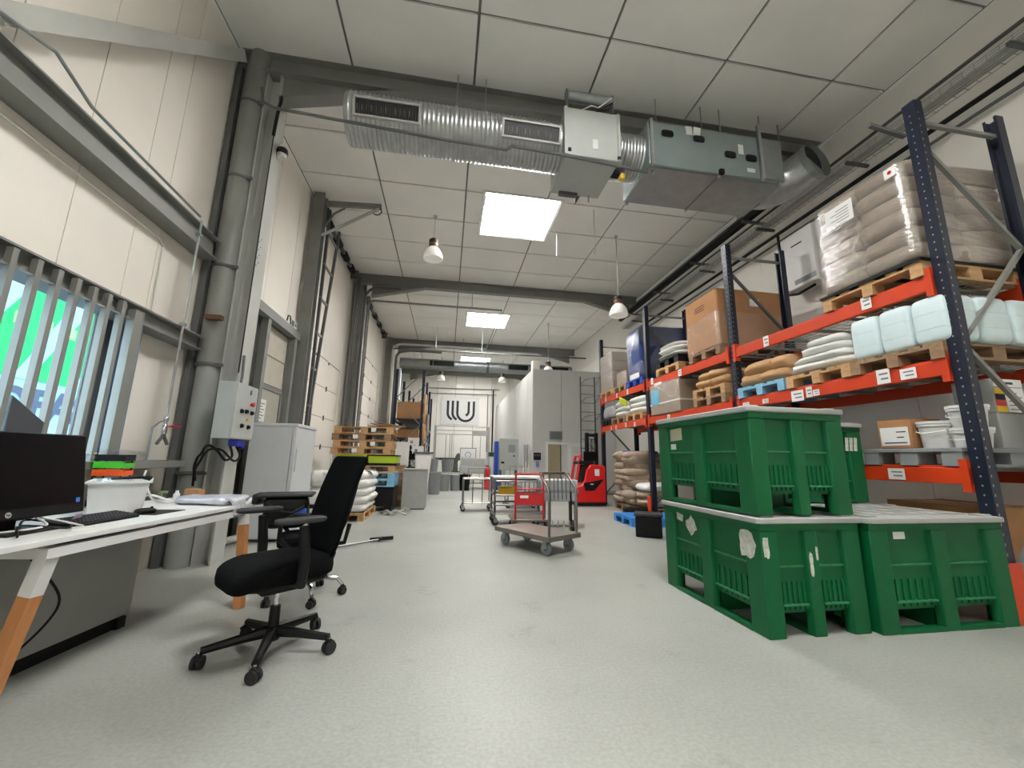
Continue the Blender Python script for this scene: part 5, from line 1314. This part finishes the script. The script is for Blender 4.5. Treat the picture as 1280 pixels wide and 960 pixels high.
MB().bx(-.61, .61, -.41, .41, .47, .5).build('rim', M_black, t, bevel=.006)
pallet('lower pale blue pallet in the mixed pallet stack', (PXs + .1, PYs, .5), 0, M_lblue)
pallet('upper pale blue pallet in the mixed pallet stack', (PXs + .1, PYs, .644), 0, M_lblue)
pallet('single wooden pallet between the blue pallets and the lime boxes', (PXs + .1, PYs, .788), 0, M_wood)
for k in range(2):
    t = thing('lime_box', ['left lime green plastic box with dark base in the pallet stack', 'right lime green plastic box with dark base in the pallet stack'][k], 'box', (PXs + .02 + (k - .5) * .62 + .1, PYs - .03, .932), 0, 'lime boxes in the pallet stack')
    MB().bx(-.29, .29, -.36, .36, 0, .05).build('base', M_black, t, smooth=False)
    MB().prism([(-.28, .05), (.28, .05), (.295, .2), (-.295, .2)], -.36, .36, 'Y').build('tub', M_lime, t, bevel=.01)
    MB().bx(-.3, .3, -.37, .37, .2, .225).build('rim', M_black if k else M_lime, t, bevel=.005)
for k in range(4): pallet(['lowest of the four wooden pallets on the lime boxes', 'second lowest of the four wooden pallets on the lime boxes', 'second highest of the four wooden pallets on the lime boxes', 'topmost of the four wooden pallets on the lime boxes'][k], (PXs + (.01 if k % 2 else -.02), PYs - .02, 1.158 + k * .145), R(.8 if k % 2 else -.6), M_wood if k != 2 else M_woodd, 'wooden pallets on the lime boxes')
for k in range(3):
    o = MB().bx(-.32, .32, -.13, .13, 0, .02).build('loose_plank', M_woodd if k else M_cardg, None, (PXs + .36 + .05 * k, PYs - .15 + k * .12, 1.158 + 4 * .145 + .02 + .035 * k), (0, R(4 + 2 * k), R(-25 + 14 * k))); tag(o, ['front loose grey board on top of the pallet stack', 'middle loose plank on top of the pallet stack', 'rear loose plank on top of the pallet stack'][k], 'plank')
for k in range(4): tag(MB().bx(-.05, .05, -.002, .002, 0, .08).build('pallet_label', M_paper, None, (PXs - .15 + .36 * (k % 2), PYs - .428, 1.2 + .145 * (k + .0)), smooth=False), ['white label on the lowest wooden pallet', 'white label on the second wooden pallet', 'white label on the third wooden pallet', 'white label on the topmost wooden pallet'][k], 'label')
t = thing('metal_cabinet', 'plain grey metal cabinet standing in the aisle by the pallets', 'cabinet', (-.66, 9.4, 0), R(0))
MB().bx(-.26, .24, -.22, .22, .02, .84).build('body', M_cabgrey, t, bevel=.006)
MB().bx(-.27, .27, -.23, .23, .841, .87).build('top', M_cabgrey, t, bevel=.004)
MB().bx(.242, .255, -.2, .2, .04, .82).build('door', M_cabgrey, t, smooth=False)
MB().bx(-.25, .23, -.2, .2, 0, .02).build('plinth', M_black, t, smooth=False)
for (k, p0, p1) in ((0, (-1.1, 8.4, .02), (-.72, 8.25, .02)), (1, (-1.25, 8.6, .02), (-.95, 8.2, .03)), (2, (-.9, 8.7, .02), (-.7, 8.9, .02))):
    tag(MB().tube([p0, ((p0[0] + p1[0]) / 2, (p0[1] + p1[1]) / 2, .08), p1], .02, 8).build('scrap_tube', M_steell), ['scrap tube lying on the floor left of the grey cabinet', 'crossed scrap tube on the floor before the pallet stack', 'short scrap tube at the foot of the grey cabinet'][k], 'tube')
t = thing('packing_crate', 'narrow wooden crate with a white board on top behind the pallet stack', 'crate', (-1.06, 9.95, 0))
MB().bx(-.1, .12, -.2, .2, 0, .93).build('wooden_body', M_woodd, t, bevel=.006)
for z in (.15, .45, .75): MB().bx(-.11, .13, -.215, -.2, z, z + .1).build('slat', M_wood, t, smooth=False)
MB().bx(-.17, .17, -.015, .015, .931, 1.48).build('white_panel', M_whitep, t, bevel=.004)

# ================================================================== LORRY OUTSIDE THE WINDOW
struct(MB().bx(-30, XL - .32, -20, 40, -.9, -.8).build('floor_outside', mat('asphalt', rgb(96, 96, 96), .9, var=.1)))
t = thing('lorry_trailer', 'green and pale blue lorry trailer with dark lettering outside the window', 'lorry', (-5.5, 3.0, -.8))
m_lg = mat('lorry_green', rgb(20, 190, 110), .5, var=.03); m_lb = mat('lorry_pale_blue', rgb(176, 214, 240), .5, var=.02); m_ll = mat('lorry_lettering', rgb(84, 98, 128), .5)
MB().bx(-2.4, -.02, -1.2, 4.12, 1.1, 4.3).build('body', m_lb, t, smooth=False)
MB().bx(-.019, -.012, -1.2, 4.12, 2.84, 4.3).build('green_band', m_lg, t, smooth=False)
for k in range(5):
    y = .2 + k * .9
    MB().prism([(y, 2.84), (y + .2, 2.84), (y + 1.02, 4.3), (y + .72, 4.3)], -.0115, -.009, 'X').build('slanted_stripe', m_lb, t, smooth=False) if y + 1.02 < 4.3 else MB().prism([(y - .1, 2.84), (y + .03, 2.84), (4.1, 2.84 + (4.1 - y) * 1.35), (4.1, 2.84 + (4.1 - y) * 1.6)], -.0115, -.009, 'X').build('slanted_stripe', m_lb, t, smooth=False)
for k in range(3): MB().bx(-.0085, -.006, 2.75 + .36 * k, 2.9 + .36 * k, 3.52, 3.68).build('pale_square', mat('lorry_square', rgb(170, 232, 150), .5), t, smooth=False)
txt = put('lettering', text_mesh('KOFAS', .56, m_ll, .003, .02), t, (-.01, 3.22, 2.5), (R(90), 0, R(90)))
MB().bx(-2.3, -.1, -1.1, 4.0, .75, 1.1).build('chassis', M_black, t, smooth=False)
for y in (0, 3.4): MB().cyl((-.45, y, .42), (-.1, y, .42), .42, n=24).build('wheel', M_rubber, t)
# ================================================================== TROLLEYS IN THE AISLE
def wheel(t, x, y, r, m=M_greyp, ang=0):
    q = MB().cyl((x - .018 * math.sin(ang), y - .018 * math.cos(ang), r), (x + .018 * math.sin(ang), y + .018 * math.cos(ang), r), r, n=20).build('wheel', m, t)
    MB().cyl((x - .022 * math.sin(ang), y - .022 * math.cos(ang), r), (x + .022 * math.sin(ang), y + .022 * math.cos(ang), r), r * .35, n=10).build('hub', M_steeld, q)
    MB().bx(x - .03, x + .03, y - .03, y - .024, r, 2 * r + .02).bx(x - .03, x + .03, y + .024, y + .03, r, 2 * r + .02).build('fork', M_galvd, q, smooth=False)
t = thing('platform_trolley', 'stainless steel platform trolley with tall tube handle in the aisle', 'trolley', (1.2, 5.3, 0), R(122))
MB().bx(-.5, .5, -.28, .28, .2, .225).build('deck', M_inoxflat, t, bevel=.004)
MB().bx(-.5, .5, -.285, -.278, .17, .2245).bx(-.5, .5, .278, .285, .17, .2245).bx(-.505, -.5, -.285, .285, .17, .2245).bx(.5, .505, -.285, .285, .17, .2245).build('deck_skirt', M_inox, t, smooth=False)
for (x, y) in ((-.38, -.2), (-.38, .2), (.38, -.2), (.38, .2)): wheel(t, x, y, .075)
for s in (-1, 1): MB().tube([(-.47, s * .25, .225), (-.47, s * .25, .72), (-.43, s * .25, .8), (-.33, s * .25, .92), (-.3, s * .22, .95)], .017, 10).build('handle_post', M_inox, t)
MB().tube([(-.3, -.22, .95), (-.3, .22, .95)], .017, 10).build('handle_bar', M_inox, t)
MB().bx(-.505, -.5055, -.2, -.12, .185, .21).build('sticker', M_paper, t, smooth=False) if False else None

t = thing('red_trolley', 'red folding platform trolley with a red name panel in the aisle', 'trolley', (1.32, 6.35, 0), R(-3))
MB().bx(-.27, .27, -.06, .62, .17, .2).build('deck', M_woodd if False else M_inoxflat, t, bevel=.004)
MB().tube([(-.22, -.05, .2), (-.22, -.05, .86), (-.2, -.05, .89), (.2, -.05, .89), (.22, -.05, .86), (.22, -.05, .2)], .018, 10).build('handle_frame', M_redd, t)
MB().bx(-.205, .205, -.06, -.045, .42, .6).build('name_panel', M_redd, t, smooth=False)
MB().bx(-.15, -.02, -.063, -.061, .52, .56).build('name_plate', M_paper, t, smooth=False)
MB().tube([(-.205, -.05, .66), (.205, -.05, .66)], .012, 8).build('cross_tube', M_redd, t)
for (x, y) in ((-.2, .02), (.2, .02), (-.2, .52), (.2, .52)): wheel(t, x, y, .06, M_rubber)

def tube_frame(t, x0, x1, y0, y1, zs, h, r=.014, m=M_inox, posts=True):
    for (x, y) in ((x0, y0), (x1, y0), (x0, y1), (x1, y1)): MB().tube([(x, y, .1), (x, y, h)], r, 8).build('post', m, t)
    for z in zs:
        for (a, b) in (((x0, y0), (x1, y0)), ((x0, y1), (x1, y1)), ((x0, y0), (x0, y1)), ((x1, y0), (x1, y1))): MB().tube([(a[0], a[1], z), (b[0], b[1], z)], r * .9, 8).build('rail', m, t)
t = thing('table_trolley', 'stainless shelf trolley with white top behind the red trolley', 'trolley', (1.3, 7.3, 0), 0)
tube_frame(t, -.44, .44, -.28, .28, (.2, .34, .5, .74), .78, .02)
MB().bx(-.47, .47, -.31, .31, .78, .815).build('top', M_white, t, bevel=.005)
for z in (.2, .48): MB().bx(-.43, .43, -.27, .27, z, z + .012).build('shelf', M_inoxflat, t, smooth=False)
for (x, y) in ((-.42, -.25), (.42, -.25), (-.42, .25), (.42, .25)): wheel(t, x, y, .05, M_rubber)
t = thing('yellow_box', 'yellow plastic box on the shelf of the stainless trolley', 'box', (1.1, 7.32, .493), 0)
MB().prism([(-.13, 0), (.13, 0), (.15, .12), (-.15, .12)], -.1, .1, 'Y').build('tub', M_yel, t, bevel=.008)
MB().bx(-.155, .155, -.115, .115, .12, .135).build('lid', M_yel, t, bevel=.004)
t = thing('clear_bin', 'clear plastic bin standing on the trolley by the hand truck', 'bin', (1.62, 7.3, .816), 0) if False else None
def cage_cart(label, loc, rz, wx, wy, h):
    t = thing('tube_trolley', label, 'trolley', loc, rz)
    tube_frame(t, -wx / 2, wx / 2, -wy / 2, wy / 2, (.17, h), h, .013)
    MB().bx(-wx / 2, wx / 2, -wy / 2, wy / 2, .17, .18).build('shelf', M_inoxflat, t, smooth=False)
    for f in (-.17, .17): MB().tube([(f * wx, -wy / 2, .18), (f * wx, -wy / 2, h)], .01, 8).build('bar', M_inox, t)
    for s in (-1, 1): MB().tube([(s * wx * .3, wy / 2, h), (s * wx * .3, wy / 2, h + .22), (s * wx * .05, wy / 2, h + .22)], .011, 8).build('handle', M_inox, t)
    for (x, y) in ((-wx / 2, -wy / 2), (wx / 2, -wy / 2), (-wx / 2, wy / 2), (wx / 2, wy / 2)): wheel(t, x, y, .05, M_rubber)
    return t
cage_cart('low stainless tube trolley left of the white topped one', (.7, 9.05, 0), 0, .6, .45, .68)
cage_cart('stainless tube trolley farther behind the white topped one', (1.75, 9.6, 0), 0, .6, .5, .72)

t = thing('hand_truck', 'black and silver hand truck with a grey bin leaning beside the trolleys', 'hand truck', (1.82, 6.3, 0), R(-4))
for s in (-1, 1):
    MB().tube([(s * .17, 0, .16), (s * .17, .02, .62)], .016, 8).build('rail', M_black, t)
    MB().tube([(s * .17, .02, .62), (s * .17, .06, .86), (s * .15, .07, .9)], .013, 8).build('handle', M_inox, t)
    MB().cyl((s * .19, .1, .09), (s * .23, .1, .09), .09, n=18).build('wheel', M_rubber, t)
MB().tube([(-.15, .07, .9), (.15, .07, .9)], .014, 8).build('grip', M_black, t)
MB().cyl((.08, .07, .9), (.14, .07, .9), .016, n=8).build('grip_band', M_or, t)
for k in range(5): MB().bar((-.2 + .09 * k, -.3, .03), (-.12 + .09 * k, .05, .17), .022, .014).build('toe_bar', M_inox, t, smooth=False)
for k in range(2): MB().bar((-.22, -.25 + .18 * k, .05 + .06 * k), (.24, -.25 + .18 * k, .05 + .06 * k), .018, .014).build('toe_bar', M_inox, t, smooth=False)
MB().tube([(-.19, .1, .09), (.19, .1, .09)], .012, 8).build('axle', M_steeld, t)
for k in range(4): MB().tube([(-.1 + .065 * k, .0, .5), (-.1 + .065 * k, .04, .84)], .009, 6).build('upright_bar', M_steeld, t)
t = thing('grey_tub', 'pale grey plastic tub on the stand behind the hand truck', 'tub', (1.95, 7.0, .42), R(0))
MB().prism([(-.3, 0), (.3, 0), (.33, .36), (-.33, .36)], -.2, .2, 'Y').build('tub', mat('tub_grey', rgb(168, 172, 174), .5), t, bevel=.02)
MB().bx(-.34, .34, -.21, .21, .14, .19).build('band', M_greyp, t, smooth=False)
for s in (-1, 1): MB().tube([(s * .28, -.15, -.42), (s * .28, -.15, -.0)], .014, 8).build('stand_leg', M_steeld, t)
for s in (-1, 1): MB().tube([(s * .28, .15, -.42), (s * .28, .15, -.0)], .014, 8).build('stand_leg', M_steeld, t)

# ================================================================== COLD ROOM
m_cr = mat('cold_room_panel', rgb(196, 196, 192), .45, var=.03, scale=2)
CRX, CRY, CRZ = 2.8, 13.0, 4.18
t = thing('cold_room', 'big white panelled cold room filling the far right corner', 'cold room', (CRX, CRY, 0))
MB().bx(0.06, XR - CRX - .01, .06, YB - CRY - .01, 0, CRZ - .06).build('core', m_cr, t, smooth=False)
x = 0
while x < XR - CRX - .1:
    x1 = min(x + 1.0, XR - CRX - .01); MB().bx(x + .004, x1 - .004, 0, .058, .0, CRZ).build('front_panel', m_cr, t, bevel=.004); x = x1
y = .06
while y < YB - CRY - .2:
    y1 = min(y + 1.15, YB - CRY - .01); MB().bx(0, .058, y + .004, y1 - .004, 0, CRZ).build('side_panel', m_cr, t, bevel=.004); y = y1
MB().bx(-.05, XR - CRX - .02, -.05, -.0, 0, .14).build('kerb', M_cabgrey, t, bevel=.01)
MB().bx(-.05, 0, 0, YB - CRY - .05, 0, .14).build('kerb', M_cabgrey, t, bevel=.01)
MB().bx(.02, .26, .1, .4, CRZ, CRZ + .32).build('roof_box', M_wallw, t, smooth=False)
MB().bx(.45, .53, -.03, 0, .14, 1.7).bx(1.2, 1.28, -.03, 0, .14, 1.7).bx(.53, 1.2, -.03, 0, 1.62, 1.7).build('door_frame', M_white, t, smooth=False)
MB().bx(.53, .96, -.012, -.004, .14, 1.62).build('door_leaf', M_brownlite, t, smooth=False)
MB().bx(.98, 1.2, -.012, -.004, .14, 1.62).build('side_light', m_cr, t, smooth=False)
MB().bx(.955, .975, -.03, -.004, .3, 1.6).build('door_edge', M_black, t, smooth=False)
MB().bx(1.28, 1.95, -.02, -.0, .14, 1.68).build('sliding_door', M_white, t, bevel=.006)
MB().bx(1.34, 1.88, -.03, -.02, .3, 1.56).build('door_panel', m_cr, t, bevel=.006)
t = thing('vent_grille', 'grey vent grille on the cold room above its doorway', 'vent', (3.6, CRY - .06, 1.78))
MB().bx(-.22, .22, 0, .055, 0, .28).build('frame', M_greyp, t, bevel=.004)
for k in range(5): MB().bx(-.18, .18, -.01, 0, .04 + k * .045, .06 + k * .045).build('slat', M_steeld, t, smooth=False)
t = thing('wall_controller', 'small black controller with a blue tag on the cold room corner', 'controller', (2.96, CRY - .06, 1.1))
MB().bx(-.12, .12, 0, .055, 0, .24).build('housing', M_black, t, bevel=.008)
for k in range(3): MB().bx(-.09 + .065 * k, -.045 + .065 * k, -.008, 0, .12, .19).build('key', M_steeld, t, smooth=False)
MB().bx(-.04, .06, -.01, 0.0, -.22, -.05).build('tag', M_blueplug if False else mat('tag_pale_blue', rgb(110, 130, 186), .6), t, smooth=False)
# ladder beside the rack end
t = thing('access_ladder', 'tall grey steel access ladder between rack end and cold room', 'ladder', (4.35, 12.6, 0))
for x in (0, .5): MB().bx(x - .02, x + .02, -.02, .02, 0, 3.9).build('stile', M_steeld, t, smooth=False)
for k in range(12): MB().tube([(.0, 0, .3 + .3 * k), (.5, 0, .3 + .3 * k)], .012, 6).build('rung', M_steeld, t)
for z in (2.4, 3.0, 3.6): MB().tube([(0, 0, z), (0, -.5, z + .1), (.5, -.5, z + .2), (.5, 0, z)], .01, 6).build('cage_hoop', M_steeld, t)

# ================================================================== FAR LEFT RACK
t = thing('pallet_rack', 'dark pallet rack standing at the far left before the back wall', 'rack', (0, 0, 0))
for y in (15.0, 17.5, 20.0, 22.5):
    for x in (-1.95, -.97): MB().bx(x - .05, x + .05, y - .05, y + .05, 0, 4.35).build('upright', M_navy, t, smooth=False)
    for k in range(4):
        z0 = .3 + k; a, b = (-1.9, -1.02) if k % 2 else (-1.02, -1.9)
        MB().bar((a, y, z0), (b, y, z0 + .95), .03, .04).build('brace', M_steel, t, smooth=False)
for y in (15.0, 17.5, 20.0):
    for z in (.9, 1.7, 2.4):
        for x in (-1.97, -.95): MB().bx(x - .02, x + .02, y + .05, y + 2.45, z, z + .11).build('beam', M_navy, t, smooth=False)
        MB().bx(-1.93, -.99, y + .06, y + 2.44, z + .11, z + .13).build('deck', M_steeld, t, smooth=False)
carton('large black box on the floor under the far left rack', (-1.46, 15.6, 0), (.86, .9, .75), 0, M_black)
for (y, z, d, m, lb) in ((15.6, 2.53, (.86, .8, .62), M_card, 'brown carton on the upper level of the far left rack'), (16.5, 2.53, (.86, .8, .75), M_cardg, 'taller carton behind on the upper level of the far left rack'), (15.65, 1.83, (.8, .7, .3), M_card, 'flat brown carton on the middle level of the far left rack'), (16.5, 1.83, (.8, .8, .4), M_kraft, 'second carton on the middle level of the far left rack'), (18.3, 2.53, (.86, .9, .8), M_card, 'carton in the second bay of the far left rack'), (15.7, 1.03, (.85, .8, .3), M_black, 'black box on the lower level of the far left rack')):
    carton(lb, (-1.46, y, z), d, 0, m)
for k, (x, y, z, m) in enumerate(((-1.2, 14.93, 1.55, M_paper), (-1.02, 14.9, 1.25, M_paper))):
    q = tag(MB().bx(-.2, .2, -.005, .005, 0, .27).build('notice_sheet', m, None, (x, y, z), smooth=False), ['upper white notice on the far left rack frame', 'lower white notice on the far left rack frame'][k], 'notice')
    MB().bx(-.12, -.02, -.007, -.0055, .06, .16).build('picture', [M_kraft, M_print][k], q, smooth=False)
for k in range(4): tag(MB().rbox((0, 0, 0), (.12, .12, 1.1 - .1 * k), .6, 14, 10, .04, k).build('hanging_wrap', [M_kraft, M_sackt, M_kraft, M_filmm][k], None, (-.875, 15.0 + 2.5 * (k % 2) + .02 * k, 2.9 - .45 * k)), ['brown film strip hanging highest on the far left rack', 'beige film strip hanging on the far left rack', 'brown film strip hanging lower on the far left rack', 'clear film strip hanging lowest on the far left rack'][k], 'film')
t = thing('waste_bag', 'white translucent bag standing behind the grey cabinet', 'bag', (-.62, 11.0, 0))
MB().prism([(-.13, .0), (.13, .0), (.24, 1.2), (-.2, 1.25)], -.15, .15, 'Y').build('bag_body', M_sackw, t, bevel=.04)
MB().bx(-.24, .28, -.18, .18, 1.22, 1.26).build('rim', M_steeld, t, smooth=False)
# ================================================================== GREY BINS
def bin_(label, loc, h=.5, r=.17, m=M_binl, g='round bins before the benches'):
    t = thing('round_bin', label, 'bin', loc, 0, g)
    MB().lathe([(0, 0), (r * .82, 0), (r * .84, .01), (r, h), (r * 1.06, h), (r * 1.06, h + .03), (r * .96, h + .03), (r * .94, h - .02), (r * .8, .02), (0, .02)], n=24).build('tub', m, t)
    MB().tube([(-r, -.03, h - .08), (-r - .03, -.03, h - .1), (-r - .03, .03, h - .1), (-r, .03, h - .08)], .008, 6).build('handle', m, t)
    return t
bin_('tall grey bin at the left end of the bin row', (-.33, 12.9, 0), .62, .2)
bin_('grey round bin standing second in the bin row', (-.03, 14.3, 0), .52, .19)
bin_('smaller grey round bin in the middle of the bin row', (.33, 14.4, 0), .5, .17)
bin_('black round bin at the right of the bin row', (.68, 14.5, 0), .52, .2, M_black)
t = thing('work_bench', 'grey work bench carrying bins and equipment near the back wall', 'bench', (.9, 15.4, 0))
MB().bx(-1.7, .68, -.35, .35, .56, .6).build('top', M_cabgrey, t, bevel=.004)
for (x, y) in ((-1.65, -.3), (.62, -.3), (-1.65, .3), (.62, .3), (-.2, -.3), (-.2, .3)): MB().bx(x - .03, x + .03, y - .03, y + .03, 0, .56).build('leg', M_steeld, t, smooth=False)
MB().bx(-1.6, .6, -.3, .3, .2, .22).build('shelf', M_cabgrey, t, smooth=False)
bin_('grey bin on the bench at its left end', (-.5, 15.4, .6), .44, .22, M_binl, 'bins on the bench')
bin_('grey bin on the bench, second from its left end', (.05, 15.4, .6), .44, .22, M_binl, 'bins on the bench')
t = thing('bench_machine', 'long pale machine with a glass cover on the bench', 'machine', (.97, 15.4, .6))
MB().bx(-.45, .6, -.3, .3, 0, .2).build('base', M_boxgrey, t, bevel=.01)
MB().prism([(-.45, .2), (.6, .2), (.55, .52), (-.38, .56)], -.28, .28, 'Y').build('cover', mat('pale_cover', rgb(190, 198, 204), .3), t, bevel=.01)
MB().bx(-.4, .45, -.285, -.281, .24, .48).build('window', M_steell, t, smooth=False)
t = thing('framed_board', 'small framed drawing board behind the bench machine', 'board', (.85, 16.1, 1.0))
MB().bx(-.3, .3, 0, .03, 0, .5).build('panel', M_paper, t, smooth=False)
MB().bx(-.32, -.3, -.01, .03, 0, .52).bx(.3, .32, -.01, .03, 0, .52).bx(-.3, .3, -.01, .03, .5, .52).build('frame', M_steeld, t, smooth=False)
MB().lathe([(.1, 0), (.12, 0), (.12, .004), (.1, .004), (.1, 0)], n=20).build('drawn_circle', M_print, t, (0, -.012, .25), (R(90), 0, 0))
MB().bx(-.02, .02, .0, .03, -1.0, 0).build('post', M_steeld, t, smooth=False)
t = thing('drill_stand', 'dark grey drill stand on the bench beside the bins', 'machine', (.36, 15.45, .6))
MB().prism([(-.1, 0), (.1, 0), (.08, .35), (.16, .6), (.12, .72), (.02, .66), (-.08, .4)], -.06, .06, 'Y').build('column', M_steeld, t, bevel=.02)
MB().bx(-.14, .16, -.12, .12, 0, .03).build('base', M_black, t, smooth=False)
t = thing('white_cupboard', 'white cupboard with dark green top right of the bench', 'cupboard', (1.95, 15.6, 0))
MB().bx(-.3, .3, -.25, .25, 0, 1.2).build('body', M_white, t, bevel=.006)
MB().bx(-.31, .31, -.27, -.25, .03, 1.17).build('door', M_white, t, bevel=.004)
MB().bx(-.32, .32, -.28, .26, 1.2, 1.36).build('top', M_dgreen, t, bevel=.006)
t = thing('red_extinguisher', 'red fire extinguisher between bench machine and white cupboard', 'extinguisher', (1.52, 14.9, .3))
MB().lathe([(0, 0), (.08, 0), (.085, .02), (.085, .4), (.06, .47), (.025, .5), (.025, .54), (0, .54)], n=18).build('cylinder', M_red, t)
MB().bx(-.09, .04, -.015, .015, .54, .57).build('lever', M_black, t, smooth=False)
MB().tube([(.02, 0, .54), (.1, 0, .5), (.11, 0, .2)], .012, 8).build('hose', M_black, t)
MB().bx(-.1, .1, -.1, .1, -.3, 0).build('stand', M_redd, t, bevel=.01)
t = thing('control_cabinet', 'grey electrical cabinet with a glazed door near the cold room', 'cabinet', (2.23, 14.6, 0))
MB().bx(-.33, .36, -.2, .2, .72, 1.85).build('housing', M_boxgrey, t, bevel=.008)
MB().bx(-.33, .36, -.215, -.2, .73, 1.84).build('door', M_boxgrey, t, bevel=.006)
MB().bx(-.02, .24, -.219, -.215, 1.35, 1.62).build('window', M_greyp, t, smooth=False)
MB().bx(-.28, -.16, -.225, -.215, .95, 1.02).build('handle', M_black, t, smooth=False); MB().bx(.16, .22, -.225, -.215, 1.2, 1.25).build('lock', M_black, t, smooth=False)
for x in (-.28, .3): MB().bx(x - .03, x + .03, -.15, .15, 0, .72).build('leg', M_steeld, t, smooth=False)
t = thing('blue_cabinet', 'narrow blue cabinet just left of the grey electrical cabinet', 'cabinet', (1.98, 14.9, 0)) if False else None
t = thing('blue_cabinet', 'tall narrow blue cabinet left of the grey electrical cabinet', 'cabinet', (1.84, 14.95, 0))
MB().bx(-.07, .07, -.18, .2, .05, 1.75).build('body', M_bluep, t, bevel=.006); MB().bx(-.06, .06, -.17, .19, 0, .05).build('plinth', M_black, t, smooth=False)
t = thing('pipe_stand', 'white frame with three hanging hoses on the cold room side', 'stand', (2.66, 13.4, 0))
MB().bx(-.1, -.06, -.02, .02, 0, 1.62).build('post', M_white, t, smooth=False); MB().bx(.06, .1, -.02, .02, 0, 1.62).build('post', M_white, t, smooth=False)
MB().bx(-.1, .1, -.025, .025, 1.5, 1.54).build('cross_bar', M_white, t, smooth=False)
for k in range(3): MB().tube([(-.05 + .05 * k, -.04, 1.6), (-.05 + .05 * k, -.04, .85 + .2 * (k % 2))], .01, 6).build('hose', M_black, t)

# ================================================================== BACK WALL
t = thing('logo_banner', 'white banner with a black striped U emblem on the back wall', 'banner', (.68, YB - .04, 3.86))
MB().bx(-1.12, 1.12, 0, .03, -.84, .84).build('board', M_whitep, t, bevel=.004)
def stroke(pts): MB().ribbon(pts, .14, -.006, -.001, 'Y').build('emblem_stroke', M_ink, t, smooth=False)
def cv(c, r, a0, a1, n=10): return [(c[0] + r * math.cos(R(a0 + (a1 - a0) * i / n)), c[1] + r * math.sin(R(a0 + (a1 - a0) * i / n))) for i in range(n + 1)]
stroke([(-.72, .58), (-.72, -.12)] + cv((-.27, -.12), .45, 180, 245, 8)[1:])
stroke([(-.44, .58), (-.44, -.12)] + cv((.01, -.12), .45, 180, 245, 8)[1:])
stroke([(-.16, .58), (-.16, -.12)] + cv((.32, -.12), .48, 180, 360, 18)[1:] + [(.8, .58)])
stroke([(.5, .56), (.5, -.02)] + cv((.22, -.02), .28, 0, -65, 7)[1:])
t = thing('gantry_rack', 'stainless tube frame standing against the back wall under the banner', 'frame', (.75, 20.5, 0))
for x in (-1.35, 1.35): MB().bx(x - .06, x + .06, -.06, .06, 0, 2.72).build('post', M_steell, t, smooth=False)
for z in (2.7, 2.5, 2.3): MB().tube([(-1.35, 0, z), (1.35, 0, z)], .022, 8).build('rail', M_steell, t)
for x in (-.8, -.6, -.5, .55, .95): MB().tube([(x, 0, 2.5 - abs(x) * .3), (x, 0, 0)], .02, 8).build('drop_pipe', M_steell, t)
MB().bx(-1.3, 1.3, -.02, .02, 1.0, 1.12).build('green_band', M_dgreen, t, smooth=False)
MB().bx(.5, 1.3, -.02, .02, 2.25, 2.5).build('mesh_panel', M_steell, t, smooth=False)
for (x, lb) in ((2.62, 'black cable pipe running down the back wall beside the cold room'), (2.3, 'thin grey pipe running down the back wall right of the banner')):
    tag(MB().tube([(x, YB - .06, 5.2 if x > 2.5 else 4.9), (x, YB - .06, 1.5)], .04 if x > 2.5 else .025, 8).build('wall_pipe', M_black if x > 2.5 else M_steel), lb, 'pipe')
tag(MB().tube([(-1.2, YB - .07, 5.15), (3.0, YB - .07, 5.2)], .03, 8).build('wall_pipe', M_steel), 'upper grey pipe running across the back wall', 'pipe')
tag(MB().tube([(-1.2, YB - .07, 4.85), (2.8, YB - .07, 4.88)], .02, 8).build('wall_pipe', M_steel), 'lower thin grey pipe running across the back wall', 'pipe')
